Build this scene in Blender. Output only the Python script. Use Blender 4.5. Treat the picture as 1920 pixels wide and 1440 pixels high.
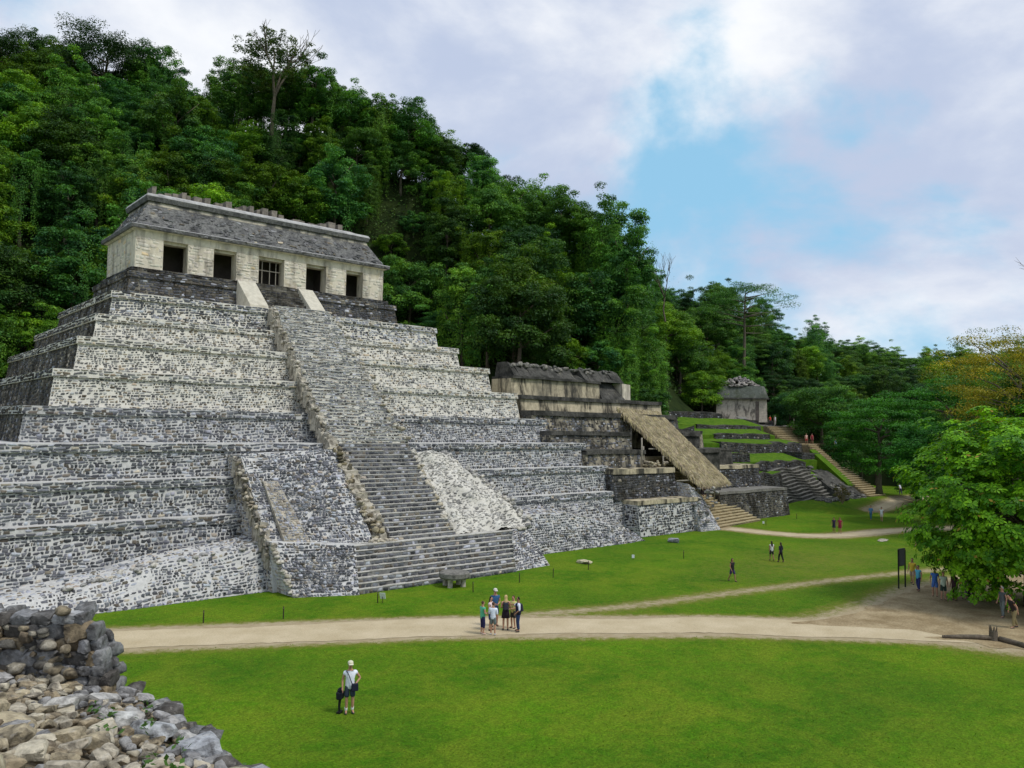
import bpy, math, random
import numpy as np
from mathutils import Vector, Matrix

# ------------------------------------------------------------------ scene, camera, sky, sun
for o in list(bpy.data.objects): bpy.data.objects.remove(o)
SC = bpy.context.scene
COL = SC.collection
CAMP = Vector((-31.79, -61.17, 10.0))
HEAD, PITCH, ROLL = math.radians(48.641), math.radians(3.255), math.radians(0.861)
FW = Vector((math.cos(HEAD)*math.cos(PITCH), math.sin(HEAD)*math.cos(PITCH), math.sin(PITCH)))
RT = Vector((math.sin(HEAD), -math.cos(HEAD), 0)); UP = RT.cross(FW)
rc = RT*math.cos(ROLL) + UP*math.sin(ROLL); uc = UP*math.cos(ROLL) - RT*math.sin(ROLL)
cam = bpy.data.cameras.new('camera'); cam.sensor_width = 36; cam.lens = 1480.5/1920*36
cam.clip_start = .1; cam.clip_end = 6000
cob = bpy.data.objects.new('camera', cam); COL.objects.link(cob)
M = Matrix((rc, uc, -FW)).transposed().to_4x4(); M.translation = CAMP
cob.matrix_world = M; SC.camera = cob

SUN_DIR = Vector((0.18, -0.50, 0.85)).normalized()          # towards the sun
SUN_EL = math.asin(SUN_DIR.z); SUN_AZ = math.atan2(SUN_DIR.x, SUN_DIR.y)
sl = bpy.data.lights.new('sun', 'SUN'); sl.energy = 2.3; sl.angle = math.radians(12); sl.color = (1, .965, .90)
so = bpy.data.objects.new('sun', sl); COL.objects.link(so)
so.rotation_euler = SUN_DIR.to_track_quat('Z', 'Y').to_euler()

W = bpy.data.worlds.new('World'); SC.world = W; W.use_nodes = True
def world():
    nt = W.node_tree; N = nt.nodes; L = nt.links; N.clear()
    out = N.new('ShaderNodeOutputWorld'); bg = N.new('ShaderNodeBackground'); bg.inputs[1].default_value = .10
    sky = N.new('ShaderNodeTexSky'); sky.sky_type = 'NISHITA'; sky.sun_disc = False
    sky.sun_elevation = SUN_EL; sky.sun_rotation = SUN_AZ; sky.air_density = 1.0; sky.dust_density = .6; sky.ozone_density = 1.5
    tc = N.new('ShaderNodeTexCoord'); sx = N.new('ShaderNodeSeparateXYZ'); L.new(tc.outputs['Generated'], sx.inputs[0])
    def math_(op, a, b=None):
        m = N.new('ShaderNodeMath'); m.operation = op
        for i, v in enumerate((a, b)):
            if v is None: continue
            if isinstance(v, (int, float)): m.inputs[i].default_value = v
            else: L.new(v, m.inputs[i])
        return m.outputs[0]
    cx = N.new('ShaderNodeCombineXYZ'); L.new(sx.outputs['X'], cx.inputs[0]); L.new(sx.outputs['Y'], cx.inputs[1]); L.new(math_('MULTIPLY', sx.outputs['Z'], 1.7), cx.inputs[2])
    def noise(scale, det, rough, loc, dist=0.):
        mp = N.new('ShaderNodeMapping'); mp.inputs['Location'].default_value = loc; L.new(cx.outputs[0], mp.inputs[0])
        n = N.new('ShaderNodeTexNoise'); n.inputs['Scale'].default_value = scale; n.inputs['Detail'].default_value = det
        n.inputs['Roughness'].default_value = rough; n.inputs['Distortion'].default_value = dist; L.new(mp.outputs[0], n.inputs[0]); return n.outputs[0]
    def ramp(v, p0, p1, c0=(0, 0, 0, 1), c1=(1, 1, 1, 1)):
        r = N.new('ShaderNodeValToRGB'); r.color_ramp.interpolation = 'EASE'
        r.color_ramp.elements[0].position = p0; r.color_ramp.elements[1].position = p1
        r.color_ramp.elements[0].color = c0; r.color_ramp.elements[1].color = c1
        L.new(v, r.inputs[0]); return r.outputs[0]
    cover = ramp(noise(SKY[0], 8, .54, SKY[1], .25), SKY[2], SKY[3])
    lum = ramp(noise(SKY[4], 8, .56, SKY[5], .2), .36, .70, SKY[6], SKY[7])
    blue = N.new('ShaderNodeMix'); blue.data_type = 'RGBA'; blue.inputs[0].default_value = .82
    L.new(sky.outputs[0], blue.inputs[6]); blue.inputs[7].default_value = SKY[8]
    mx = N.new('ShaderNodeMix'); mx.data_type = 'RGBA'; L.new(cover, mx.inputs[0]); L.new(blue.outputs[2], mx.inputs[6]); L.new(lum, mx.inputs[7])
    L.new(mx.outputs[2], bg.inputs[0]); L.new(bg.outputs[0], out.inputs[0])
SKY = (2.3, (.2, 14.2, 1.06), .365, .50, 3.0, (4.2, 17.2, 1.06), (5.3, 6.1, 7.9, 1), (9.8, 10.0, 10.3, 1), (3.3, 6.6, 9.2, 1))
world()
SC.view_settings.view_transform = 'Standard'; SC.view_settings.look = 'None'; SC.view_settings.gamma = 1
SC.view_settings.exposure = 0.0
SC.render.engine = 'CYCLES'
SC.cycles.max_bounces = 5; SC.cycles.diffuse_bounces = 3; SC.cycles.transmission_bounces = 3; SC.cycles.glossy_bounces = 2

# ------------------------------------------------------------------ helpers
RS = np.random.RandomState(7); random.seed(7)
R = random.uniform
def link(o, parent=None):
    COL.objects.link(o)
    if parent is not None: o.parent = parent
    return o
def tag(o, label=None, cat=None, group=None, kind=None):
    if label: o['label'] = label
    if cat: o['category'] = cat
    if group: o['group'] = group
    if kind: o['kind'] = kind
    return o
def empty(name, loc=(0, 0, 0), rz=0, label=None, cat=None, group=None):
    o = bpy.data.objects.new(name, None); o.location = loc; o.rotation_euler = (0, 0, rz); o.empty_display_size = .2
    link(o); return tag(o, label, cat, group)
def np_mesh(name, V, Q, cols=None, mat=None, smooth=False):
    """V (n,3); Q (m,4) quads (or (m,3) tris); cols (n,3) point colours"""
    V = np.asarray(V, np.float32); Q = np.asarray(Q, np.int32); k = Q.shape[1]
    me = bpy.data.meshes.new(name)
    me.vertices.add(len(V)); me.vertices.foreach_set('co', V.ravel())
    me.loops.add(Q.size); me.loops.foreach_set('vertex_index', Q.ravel())
    me.polygons.add(len(Q)); me.polygons.foreach_set('loop_start', np.arange(0, Q.size, k, dtype=np.int32))
    me.polygons.foreach_set('loop_total', np.full(len(Q), k, np.int32))
    if smooth: me.polygons.foreach_set('use_smooth', np.ones(len(Q), bool))
    me.update(calc_edges=True)
    if cols is not None:
        a = me.color_attributes.new('col', 'FLOAT_COLOR', 'POINT')
        c = np.ones((len(V), 4), np.float32); c[:, :3] = cols; a.data.foreach_set('color', c.ravel())
    if mat is not None: me.materials.append(mat)
    me.validate()
    return me
def py_mesh(name, V, Fc, mat=None, smooth=False):
    me = bpy.data.meshes.new(name); me.from_pydata([tuple(v) for v in V], [], Fc); me.update()
    if smooth:
        for p in me.polygons: p.use_smooth = True
    if mat is not None: me.materials.append(mat)
    return me
class MB:
    """collects solids into one mesh"""
    def __init__(s): s.V = []; s.F = []
    def hexa(s, p):           # 4 bottom (ccw from above) + 4 top
        n = len(s.V); s.V += [tuple(q) for q in p]
        s.F += [(n+3, n+2, n+1, n), (n+4, n+5, n+6, n+7)] + [(n+i, n+(i+1) % 4, n+4+(i+1) % 4, n+4+i) for i in range(4)]; return s
    def box(s, x0, x1, y0, y1, z0, z1, j=0.):
        p = [(x0, y0, z0), (x1, y0, z0), (x1, y1, z0), (x0, y1, z0), (x0, y0, z1), (x1, y0, z1), (x1, y1, z1), (x0, y1, z1)]
        if j: p = [tuple(c+R(-j, j) for c in q) for q in p]
        return s.hexa(p)
    def tube(s, pts, rad, n=6, cap=True):
        pts = [Vector(p) for p in pts]; b = len(s.V)
        for i, p in enumerate(pts):
            t = (pts[min(i+1, len(pts)-1)]-pts[max(i-1, 0)]).normalized()
            a = t.orthogonal().normalized() if i == 0 else (a - t*a.dot(t)).normalized()
            c = t.cross(a); r = rad[i] if hasattr(rad, '__len__') else rad
            for k in range(n):
                an = 2*math.pi*k/n; s.V.append(tuple(p+(a*math.cos(an)+c*math.sin(an))*r))
        for i in range(len(pts)-1):
            for k in range(n):
                s.F.append((b+i*n+k, b+i*n+(k+1) % n, b+(i+1)*n+(k+1) % n, b+(i+1)*n+k))
        if cap:
            s.F.append(tuple(b+k for k in range(n))[::-1]); s.F.append(tuple(b+(len(pts)-1)*n+k for k in range(n)))
        return s
    def lathe(s, prof, n=10, c=(0, 0, 0), sx=1, sy=1):
        b = len(s.V)
        for r, z in prof:
            for k in range(n):
                an = 2*math.pi*k/n; s.V.append((c[0]+r*sx*math.cos(an), c[1]+r*sy*math.sin(an), c[2]+z))
        for i in range(len(prof)-1):
            for k in range(n): s.F.append((b+i*n+k, b+i*n+(k+1) % n, b+(i+1)*n+(k+1) % n, b+(i+1)*n+k))
        s.F.append(tuple(b+k for k in range(n))[::-1]); s.F.append(tuple(b+(len(prof)-1)*n+k for k in range(n))); return s
    def build(s, name, mat, parent=None, smooth=False, loc=None):
        o = bpy.data.objects.new(name, py_mesh(name, s.V, s.F, mat, smooth)); link(o, parent)
        if loc: o.location = loc
        return o
def mobj(name, me, parent=None, loc=None):
    o = bpy.data.objects.new(name, me); link(o, parent)
    if loc is not None: o.location = loc
    return o

# ------------------------------------------------------------------ materials
class NT:
    def __init__(s, name):
        s.m = bpy.data.materials.new(name); s.m.use_nodes = True; s.t = s.m.node_tree; s.t.nodes.clear()
        s.out = s.t.nodes.new('ShaderNodeOutputMaterial')
    def n(s, ty, **kw):
        x = s.t.nodes.new('ShaderNode'+ty)
        for k, v in kw.items(): setattr(x, k, v)
        return x
    def l(s, a, b): s.t.links.new(a, b)
    def pos(s): return s.n('NewGeometry').outputs['Position']
    def noise(s, scale, det=4, rough=.55, co=None, stretch=None, dist=0.):
        co = co or s.pos()
        if stretch:
            mp = s.n('Mapping'); mp.inputs['Scale'].default_value = stretch; s.l(co, mp.inputs[0]); co = mp.outputs[0]
        n = s.n('TexNoise'); n.inputs['Scale'].default_value = scale; n.inputs['Detail'].default_value = det
        n.inputs['Roughness'].default_value = rough; n.inputs['Distortion'].default_value = dist; s.l(co, n.inputs[0]); return n.outputs[0]
    def ramp(s, v, *els, inter='LINEAR'):
        r = s.n('ValToRGB'); r.color_ramp.interpolation = inter
        while len(r.color_ramp.elements) < len(els): r.color_ramp.elements.new(.5)
        for e, (p, c) in zip(r.color_ramp.elements, els):
            e.position = p; e.color = (c, c, c, 1) if isinstance(c, (int, float)) else (*c, 1)
        s.l(v, r.inputs[0]); return r.outputs[0]
    def mix(s, f, a, b, bt='MIX'):
        m = s.n('Mix', data_type='RGBA', blend_type=bt)
        for i, v in ((0, f), (6, a), (7, b)):
            if isinstance(v, (int, float)): m.inputs[i].default_value = v
            elif isinstance(v, tuple): m.inputs[i].default_value = (*v, 1)
            else: s.l(v, m.inputs[i])
        return m.outputs[2]
    def bump(s, v, st=.4, d=.05):
        b = s.n('Bump'); b.inputs['Strength'].default_value = st; b.inputs['Distance'].default_value = d; s.l(v, b.inputs['Height']); return b.outputs[0]
    def bsdf(s, col, rough=.9, nrm=None, spec=.25):
        p = s.n('BsdfPrincipled')
        if isinstance(col, tuple): p.inputs['Base Color'].default_value = (*col, 1)
        else: s.l(col, p.inputs['Base Color'])
        p.inputs['Roughness'].default_value = rough; p.inputs['Specular IOR Level'].default_value = spec
        if nrm is not None: s.l(nrm, p.inputs['Normal'])
        return p
    def done(s, sh): s.l(sh.outputs[0], s.out.inputs[0]); return s.m
def m_plain(name, c, rough=.8, var=.25, scale=6, spec=.25):
    t = NT(name); n = t.noise(scale, 5)
    col = t.mix(1, tuple(c), t.ramp(n, (.25, 1-var), (.75, 1+var*.6)), 'MULTIPLY')
    return t.done(t.bsdf(col, rough, None, spec))
def m_stone(name, base=None, lo=.7, hi=1.2, sc=7., stain=(.03, .03, .028), s0=.52, s1=.75, samt=.8, sstretch=(1, 1, .25), ssc=.55,
            stain2=None, bump=.5, bsc=14., objcol=False):
    """base colour (or per-stone attribute) with grain, dark weather stains and bump"""
    t = NT(name)
    if base is None:
        a = t.n('Attribute', attribute_name='col'); c = a.outputs['Color']
    else: c = tuple(base)
    if objcol:
        oi = t.n('ObjectInfo'); c = t.mix(1, c, oi.outputs['Color'], 'MULTIPLY')
    c = t.mix(1, c, t.ramp(t.noise(sc, 6, .65), (.25, lo), (.75, hi)), 'MULTIPLY')
    f = t.ramp(t.noise(ssc, 7, .62, stretch=sstretch, dist=.3), (s0, 0.), (s1, samt))
    c = t.mix(f, c, tuple(stain))
    if stain2:
        f2 = t.ramp(t.noise(stain2[1], 6, .6, stretch=stain2[4] if len(stain2) > 4 else None), (stain2[2], 0.), (stain2[3], .75)); c = t.mix(f2, c, tuple(stain2[0]))
    return t.done(t.bsdf(c, .92, t.bump(t.noise(bsc, 6, .7), bump, .04), .15))
def m_leaf(name, tint=(1, 1, 1), trans=.28, rough=.55):
    t = NT(name); a = t.n('Attribute', attribute_name='col'); oi = t.n('ObjectInfo')
    c = t.mix(1, a.outputs['Color'], oi.outputs['Color'], 'MULTIPLY')
    c = t.mix(1, c, tuple(tint), 'MULTIPLY')
    p = t.bsdf(c, rough, None, .18); tr = t.n('BsdfTranslucent'); t.l(t.mix(1, c, (1.3, 1.25, .5), 'MULTIPLY'), tr.inputs[0])
    mx = t.n('MixShader'); mx.inputs[0].default_value = trans; t.l(p.outputs[0], mx.inputs[1]); t.l(tr.outputs[0], mx.inputs[2]); return t.done(mx)

MT = {}
MT['mortar_up'] = m_stone('mortar_pale', (.66, .63, .55), .8, 1.08, 5, (.15, .145, .13), .55, .82, .65)
MT['mortar_low'] = m_stone('mortar_grey', (.55, .54, .515), .72, 1.1, 5, (.08, .08, .09), .53, .80, .72)
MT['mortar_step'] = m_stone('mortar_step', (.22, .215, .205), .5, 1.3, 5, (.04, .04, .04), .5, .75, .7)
MT['mortar_dark'] = m_stone('mortar_stained', (.20, .185, .15), .6, 1.2, 4, (.022, .019, .014), .40, .62, .9, ssc=.9)
MT['stone'] = m_stone('building_stone', None, .62, 1.3, 9, (.045, .045, .052), .52, .78, .75, ssc=.4)
MT['stone_dark'] = m_stone('stained_stone', None, .6, 1.25, 7, (.020, .018, .013), .40, .62, .88, ssc=.9)
MT['rubble'] = m_stone('white_rubble', (.60, .575, .51), .75, 1.1, 6, (.34, .31, .26), .50, .78, .65, sstretch=(1, 1, 1), ssc=1.6, bump=.6, bsc=9)
MT['core'] = m_stone('broken_core', (.46, .42, .34), .45, 1.25, 3.5, (.05, .04, .03), .46, .68, .85, sstretch=(1, 1, .6), ssc=1.6, bump=.9, bsc=5)
MT['plaster'] = m_stone('cream_plaster', (.70, .63, .50), .8, 1.08, 2.6, (.16, .14, .115), .47, .70, .8, sstretch=(1.3, 1.3, .3), ssc=1.0, stain2=((.50, .40, .21), .9, .56, .8), bump=.5, bsc=9)
MT['plaster_light'] = m_stone('pale_plaster', (.58, .54, .44), .75, 1.08, 3, (.26, .22, .15), .52, .8, .65, ssc=1.2, bump=.4)
MT['roofstone'] = m_stone('lichen_roof', (.135, .133, .128), .3, 1.9, 5.5, (.45, .42, .34), .60, .76, .8, sstretch=(.7, .7, .35), ssc=.55, stain2=((.035, .035, .04), 1.3, .48, .7), bump=.7, bsc=7)
MT['ridge'] = m_stone('bleached_ridge', (.46, .45, .44), .6, 1.2, 2.5, (.10, .10, .11), .5, .72, .7, sstretch=(.5, .5, 1), ssc=1.2)
MT['oldwall'] = m_stone('black_streaked_plaster', (.44, .39, .29), .5, 1.2, 3, (.028, .027, .025), .40, .57, .95, sstretch=(1.2, 1.2, .5), ssc=1.1, stain2=((.045, .047, .043), .35, .44, .60, (1, 1, .8)), bump=.6, bsc=8)
MT['blackstone'] = m_stone('blackened_masonry', (.075, .072, .064), .4, 1.7, 4, (.36, .33, .25), .60, .78, .7, sstretch=(1.3, 1.3, .4), ssc=1.3, stain2=((.012, .013, .011), .8, .44, .62), bump=.8, bsc=7)
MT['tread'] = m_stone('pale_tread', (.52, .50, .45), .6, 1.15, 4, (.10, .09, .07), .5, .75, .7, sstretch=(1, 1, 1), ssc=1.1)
MT['brownstep'] = m_stone('brown_step', (.30, .235, .13), .5, 1.25, 4, (.05, .04, .02), .5, .72, .7, sstretch=(1, 1, 1), ssc=1.)
MT['plasterblock'] = m_stone('plaster_block', None, .8, 1.1, 3, (.16, .14, .115), .47, .70, .8, sstretch=(1.3, 1.3, .3), ssc=1.0, stain2=((.52, .41, .21), .9, .56, .8), bump=.4, bsc=9)
MT['plaster_stain'] = m_stone('grey_streaked_plaster', (.52, .47, .37), .6, 1.1, 3, (.07, .07, .07), .40, .58, .92, sstretch=(1, 1, .3), ssc=.8)
MT['roofcomb'] = m_stone('crumbling_comb', (.24, .21, .175), .5, 1.3, 4, (.05, .05, .045), .5, .7, .7)
MT['plasterdark'] = m_stone('streaked_cream_plaster', (.52, .45, .31), .6, 1.15, 3, (.03, .028, .024), .47, .60, .92, sstretch=(1.4, 1.4, .35), ssc=.8, stain2=((.05, .05, .045), .45, .52, .68, (1, 1, .5)), bump=.6, bsc=8)
MT['skullwall'] = m_stone('flaking_plaster', (.58, .51, .42), .6, 1.1, 3, (.07, .06, .055), .50, .62, .85, sstretch=(1, 1, .35), ssc=1.3, bump=.6)
MT['skullroof'] = m_stone('mossy_roof', (.10, .11, .095), .5, 1.5, 3, (.38, .36, .31), .56, .74, .8, sstretch=(1, 1, .4), ssc=.7, stain2=((.04, .05, .02), .6, .5, .7))
MT['tread_warm'] = m_stone('sunworn_tread', (.47, .39, .24), .6, 1.15, 4, (.14, .11, .06), .52, .75, .7, sstretch=(1, 1, 1), ssc=1.1)
MT['greytread'] = m_stone('grey_tread', (.20, .19, .17), .6, 1.3, 4, (.05, .05, .045), .5, .75, .7, sstretch=(1, 1, 1), ssc=1.1)
def m_turf():
    t = NT('terrace_turf'); n = t.noise(1.2, 6, .7); c = t.mix(t.ramp(n, (.35, 0.), (.68, 1.)), (.045, .115, .006), (.105, .18, .014))
    c = t.mix(1, c, t.ramp(t.noise(8, 4, .7), (.3, .6), (.7, 1.3)), 'MULTIPLY'); return t.done(t.bsdf(c, .95, None, .08))
MT['turf'] = m_turf()
MT['wood'] = m_plain('grey_pole', (.30, .27, .22), .8, .3, 9)
MT['darkwood'] = m_plain('dark_post', (.03, .02, .016), .8, .2)
MT['bark'] = m_stone('bark', (.14, .115, .085), .5, 1.4, 5, (.03, .035, .02), .5, .7, .7, sstretch=(1, 1, .3), ssc=2, bump=.7)
MT['inner_shade'] = m_plain('interior_shade_tone', (.14, .115, .10), .9, .3, 2)  # wall colour darkened to hold the shade inside the rooms
MT['leaf'] = m_leaf('forest_leaf')
MT['leaf_near'] = m_leaf('broad_leaf', (1, 1, 1), .32, .42)
MT['rock'] = m_stone('weathered_rock', (1, 1, 1), .42, 1.35, 7, (.035, .03, .026), .47, .64, .75, sstretch=(1, 1, 1), ssc=4.5, stain2=((.55, .52, .46), 6., .58, .78), bump=1., bsc=11, objcol=True)
MT['rockmix'] = m_stone('loose_rubble', None, .42, 1.35, 7, (.035, .03, .026), .47, .64, .75, sstretch=(1, 1, 1), ssc=4.5, stain2=((.55, .52, .46), 6., .58, .78), bump=1., bsc=11)
def m_grass():
    t = NT('lawn_grass'); wear = t.n('Attribute', attribute_name='wear').outputs['Fac']
    n1 = t.noise(.16, 5, .6); n2 = t.noise(1.5, 6, .7, stretch=(1, 1, 1)); n3 = t.noise(11., 4, .75)
    c = t.mix(t.ramp(n1, (.35, 0.), (.65, 1.)), (.044, .130, .003), (.090, .200, .005))
    c = t.mix(t.ramp(n2, (.42, 0.), (.72, .75)), c, (.14, .198, .012))
    c = t.mix(t.ramp(t.noise(.33, 6, .65, dist=.6), (.44, 0.), (.66, .7)), c, (.150, .205, .012))
    c = t.mix(t.ramp(t.noise(.07, 4, .6), (.45, 0.), (.65, .55)), c, (.052, .125, .006))
    c = t.mix(1, c, t.ramp(n3, (.28, .45), (.72, 1.4)), 'MULTIPLY')
    c = t.mix(1, c, t.ramp(t.noise(3.5, 5, .75), (.3, .72), (.7, 1.2)), 'MULTIPLY')
    dirt = t.mix(t.ramp(n2, (.35, 0.), (.7, 1.)), (.30, .235, .135), (.42, .35, .235))
    w = t.n('Math', operation='ADD'); t.l(wear, w.inputs[0])
    w2 = t.n('Math', operation='MULTIPLY_ADD'); t.l(t.noise(2.2, 7, .75), w2.inputs[0]); w2.inputs[1].default_value = 1.1; w2.inputs[2].default_value = -.55
    t.l(w2.outputs[0], w.inputs[1])
    dry = t.ramp(w.outputs[0], (.12, 0.), (.45, .7)); c = t.mix(dry, c, (.165, .16, .03))
    c = t.mix(t.ramp(w.outputs[0], (.42, 0.), (.75, 1.)), c, dirt)
    return t.done(t.bsdf(c, .95, t.bump(n3, .7, .06), .08))
MT['grass'] = m_grass()
def m_path():
    t = NT('pale_gravel_path'); n = t.noise(.5, 6, .6); n2 = t.noise(14, 4, .7)
    c = t.mix(t.ramp(n, (.3, 0.), (.7, 1.)), (.42, .34, .21), (.54, .45, .305))
    c = t.mix(1, c, t.ramp(n2, (.3, .8), (.7, 1.12)), 'MULTIPLY')
    c = t.mix(t.ramp(t.noise(1.4, 6, .7), (.60, 0.), (.80, .6)), c, (.26, .20, .11))
    return t.done(t.bsdf(c, .95, t.bump(n2, .3, .02), .1))
MT['path'] = m_path()
def m_earth():  # mottled brown of the trodden soil itself
    t = NT('bare_earth'); n = t.noise(.7, 6, .65)
    c = t.mix(t.ramp(n, (.35, 0.), (.65, 1.)), (.22, .16, .085), (.38, .30, .18))
    c = t.mix(1, c, t.ramp(t.noise(9, 4, .7), (.3, .7), (.7, 1.2)), 'MULTIPLY')
    return t.done(t.bsdf(c, .95, t.bump(t.noise(12, 4), .4, .03), .1))
MT['earth'] = m_earth()
def m_hill():
    t = NT('forest_floor'); n = t.noise(.5, 6, .7)
    c = t.mix(t.ramp(n, (.35, 0.), (.7, 1.)), (.010, .018, .006), (.03, .045, .012)); return t.done(t.bsdf(c, .95, None, .05))
MT['hill'] = m_hill()
def m_thatch():
    t = NT('dry_palm_thatch'); a = t.n('Attribute', attribute_name='col')
    c = t.mix(1, a.outputs['Color'], t.ramp(t.noise(1.2, 5), (.3, .65), (.7, 1.2)), 'MULTIPLY'); return t.done(t.bsdf(c, .9, None, .1))
MT['thatch'] = m_thatch()

# ------------------------------------------------------------------ ground
def sstep(a, b, x): t = np.clip((x-a)/(b-a), 0, 1); return t*t*(3-2*t)
def gz(x, y): return .95*sstep(56, 69, x)*sstep(-15.5, -8, y)
PATH = [(-36, -12.8), (-28, -17.3), (-21, -21.2), (-14, -25.1), (-7.6, -28.7), (-1.5, -33.2), (3.8, -37.2), (7.3, -40.7), (10.4, -44.0), (13.2, -47.3), (15.5, -50.5), (18, -54.5)]
PATH2 = [(40.0, -13.6), (40.2, -15.6), (40.3, -18.2), (41.3, -21.6), (43.6, -23.4), (47.4, -24.3), (51.5, -24.8), (56.8, -26.4), (63, -28.6), (70, -31)]
TRAIL = [(-4, -29.2), (-2.5, -29.4), (3.2, -31.3), (12.9, -33.1), (20.9, -34.8), (27.3, -36.3), (34, -38.2)]
FARP = [(72, -14.6), (75.6, -14.0), (89.5, -11.1), (97.2, -11.9), (104, -14)]
EARTH = [(5.8, -38.6), (9.7, -40.0), (14.9, -40.1), (22.3, -39.4), (28.9, -40.0), (35.2, -42.2), (37, -46), (30, -52), (14.4, -52), (11, -49.5), (9.5, -44.5), (7.5, -40.6)]
def resample(pts, step):
    P = np.array(pts, float); d = np.r_[0, np.cumsum(np.hypot(*np.diff(P, axis=0).T))]
    t = np.arange(0, d[-1], step); X = np.interp(t, d, P[:, 0]); Y = np.interp(t, d, P[:, 1])
    k = max(1, int(2.0/step)); ker = np.ones(2*k+1)/(2*k+1)
    pad = lambda a: np.convolve(np.r_[np.full(k, a[0]), a, np.full(k, a[-1])], ker, 'valid')
    return np.c_[pad(X), pad(Y)]
def smooth_noise(n, scale, seed):
    r = np.random.RandomState(seed); k = max(2, int(n/scale)+3); c = r.uniform(-1, 1, k)
    return np.interp(np.linspace(0, k-1, n), np.arange(k), c)
def strip(name, pts, w, mat, seed, lift=.004, rag=.09):
    P = resample(pts, .3); n = len(P); T = np.gradient(P, axis=0); T /= np.linalg.norm(T, axis=1)[:, None]; Nn = np.c_[-T[:, 1], T[:, 0]]
    wl = w/2*(1+.18*smooth_noise(n, 14, seed)) + rag*smooth_noise(n, 1.0, seed+1); wr = w/2*(1+.18*smooth_noise(n, 14, seed+2)) + rag*smooth_noise(n, 1.0, seed+3)
    V = []
    for s, ww in ((1, wl), (.33, wl), (-.33, wr), (-1, wr)):
        q = P+Nn*(ww*s)[:, None]; V.append(np.c_[q, gz(q[:, 0], q[:, 1])+lift+(.006 if abs(s) < 1 else 0)])
    V = np.stack(V, 1).reshape(-1, 3); i = np.arange(n-1)*4
    Q = np.concatenate([np.c_[i+k, i+k+1, i+k+5, i+k+4] for k in range(3)])[:, ::-1]
    o = mobj(name, np_mesh(name, V, Q, None, mat, True)); o['kind'] = 'structure'; return o
def dist_poly(X, Y, pts):
    d = np.full(X.shape, 1e9); P = np.array(pts)
    for a, b in zip(P[:-1], P[1:]):
        ab = b-a; t = np.clip(((X-a[0])*ab[0]+(Y-a[1])*ab[1])/(ab@ab), 0, 1)
        d = np.minimum(d, np.hypot(X-a[0]-t*ab[0], Y-a[1]-t*ab[1]))
    return d
def in_poly(X, Y, pts):
    ins = np.zeros(X.shape, bool); n = len(pts)
    for i in range(n):
        (x0, y0), (x1, y1) = pts[i], pts[(i+1) % n]
        c = ((y0 > Y) != (y1 > Y)) & (X < (x1-x0)*(Y-y0)/((y1-y0) or 1e-9)+x0); ins ^= c
    return ins
def ground():
    xs = np.r_[-2500, -800, -250, -90, np.arange(-45, 60, .45), np.arange(60, 112, 1.2), 140, 220, 500, 1200, 3000]
    ys = np.r_[-2500, -800, -250, -110, np.arange(-66, -6, .45), np.arange(-6, 30, 2), 60, 140, 400, 1200, 3000]
    X, Y = np.meshgrid(xs, ys); Z = gz(X, Y)
    rs = np.random.RandomState(3)
    Z = Z + np.where((X > -45) & (X < 110) & (Y > -66) & (Y < -6), rs.uniform(-.006, .006, X.shape), 0) - .010
    wear = np.zeros_like(X)
    wear = np.maximum(wear, np.clip(1.05-.55*np.maximum(dist_poly(X, Y, PATH)-1.5, 0)/.9, 0, 1))
    wear = np.maximum(wear, np.clip(1.0-.5*np.maximum(dist_poly(X, Y, PATH2)-.6, 0)/1.2, 0, 1))
    wear = np.maximum(wear, np.clip(.74-.34*dist_poly(X, Y, TRAIL)/.8, 0, 1))
    wear = np.maximum(wear, np.clip(.9-.4*np.maximum(dist_poly(X, Y, FARP)-.6, 0), 0, 1))
    de = dist_poly(X, Y, EARTH+EARTH[:1]); wear = np.maximum(wear, np.where(in_poly(X, Y, EARTH), 1., np.clip(.8-.3*de, 0, 1)))
    wear = np.maximum(wear, .30*np.exp(-((X-28)/16)**2-((Y+30)/7)**2))
    ny, nx = X.shape; i = np.arange(ny*nx).reshape(ny, nx)
    Q = np.stack([i[:-1, :-1], i[:-1, 1:], i[1:, 1:], i[1:, :-1]], -1).reshape(-1, 4)
    me = np_mesh('lawn', np.c_[X.ravel(), Y.ravel(), Z.ravel()], Q, None, MT['grass'], True)
    a = me.attributes.new('wear', 'FLOAT', 'POINT'); a.data.foreach_set('value', wear.ravel().astype(np.float32))
    tag(mobj('lawn', me), 'broad mown green lawn of the plaza', kind='structure')
ground()
tag(strip('path', PATH, 3.2, MT['path'], 11, .004), 'wide pale gravel path across the lawn')
tag(strip('path', PATH2, 2.0, MT['path'], 21, .004), 'narrow curving path at the foot of the brown stairs')
tag(strip('path', FARP, 1.3, MT['path'], 31, .004), 'far path under the dark trees')
def earth_sheet():
    P = resample(EARTH+EARTH[:1], .4); n = len(P); c = P.mean(0); rs = np.random.RandomState(5)
    k = 1-.03+.05*smooth_noise(n, 2, 9)[:, None]; rings = [c+(P-c)*k*t for t in (.35, .7, 1)]
    V = np.concatenate([[c]]+rings); V = np.c_[V, np.full(len(V), .014)]; V[-n:, 2] = .008; F = []
    for i in range(n): F.append((0, 1+i, 1+(i+1) % n))
    for r in range(2):
        for i in range(n): a = 1+r*n; F.append((a+i, a+n+i, a+n+(i+1) % n, a+(i+1) % n))
    o = mobj('bare_ground', py_mesh('bare_ground', V, F, MT['earth'])); tag(o, 'trodden bare earth under the bright green tree', kind='structure')
earth_sheet()
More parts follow.
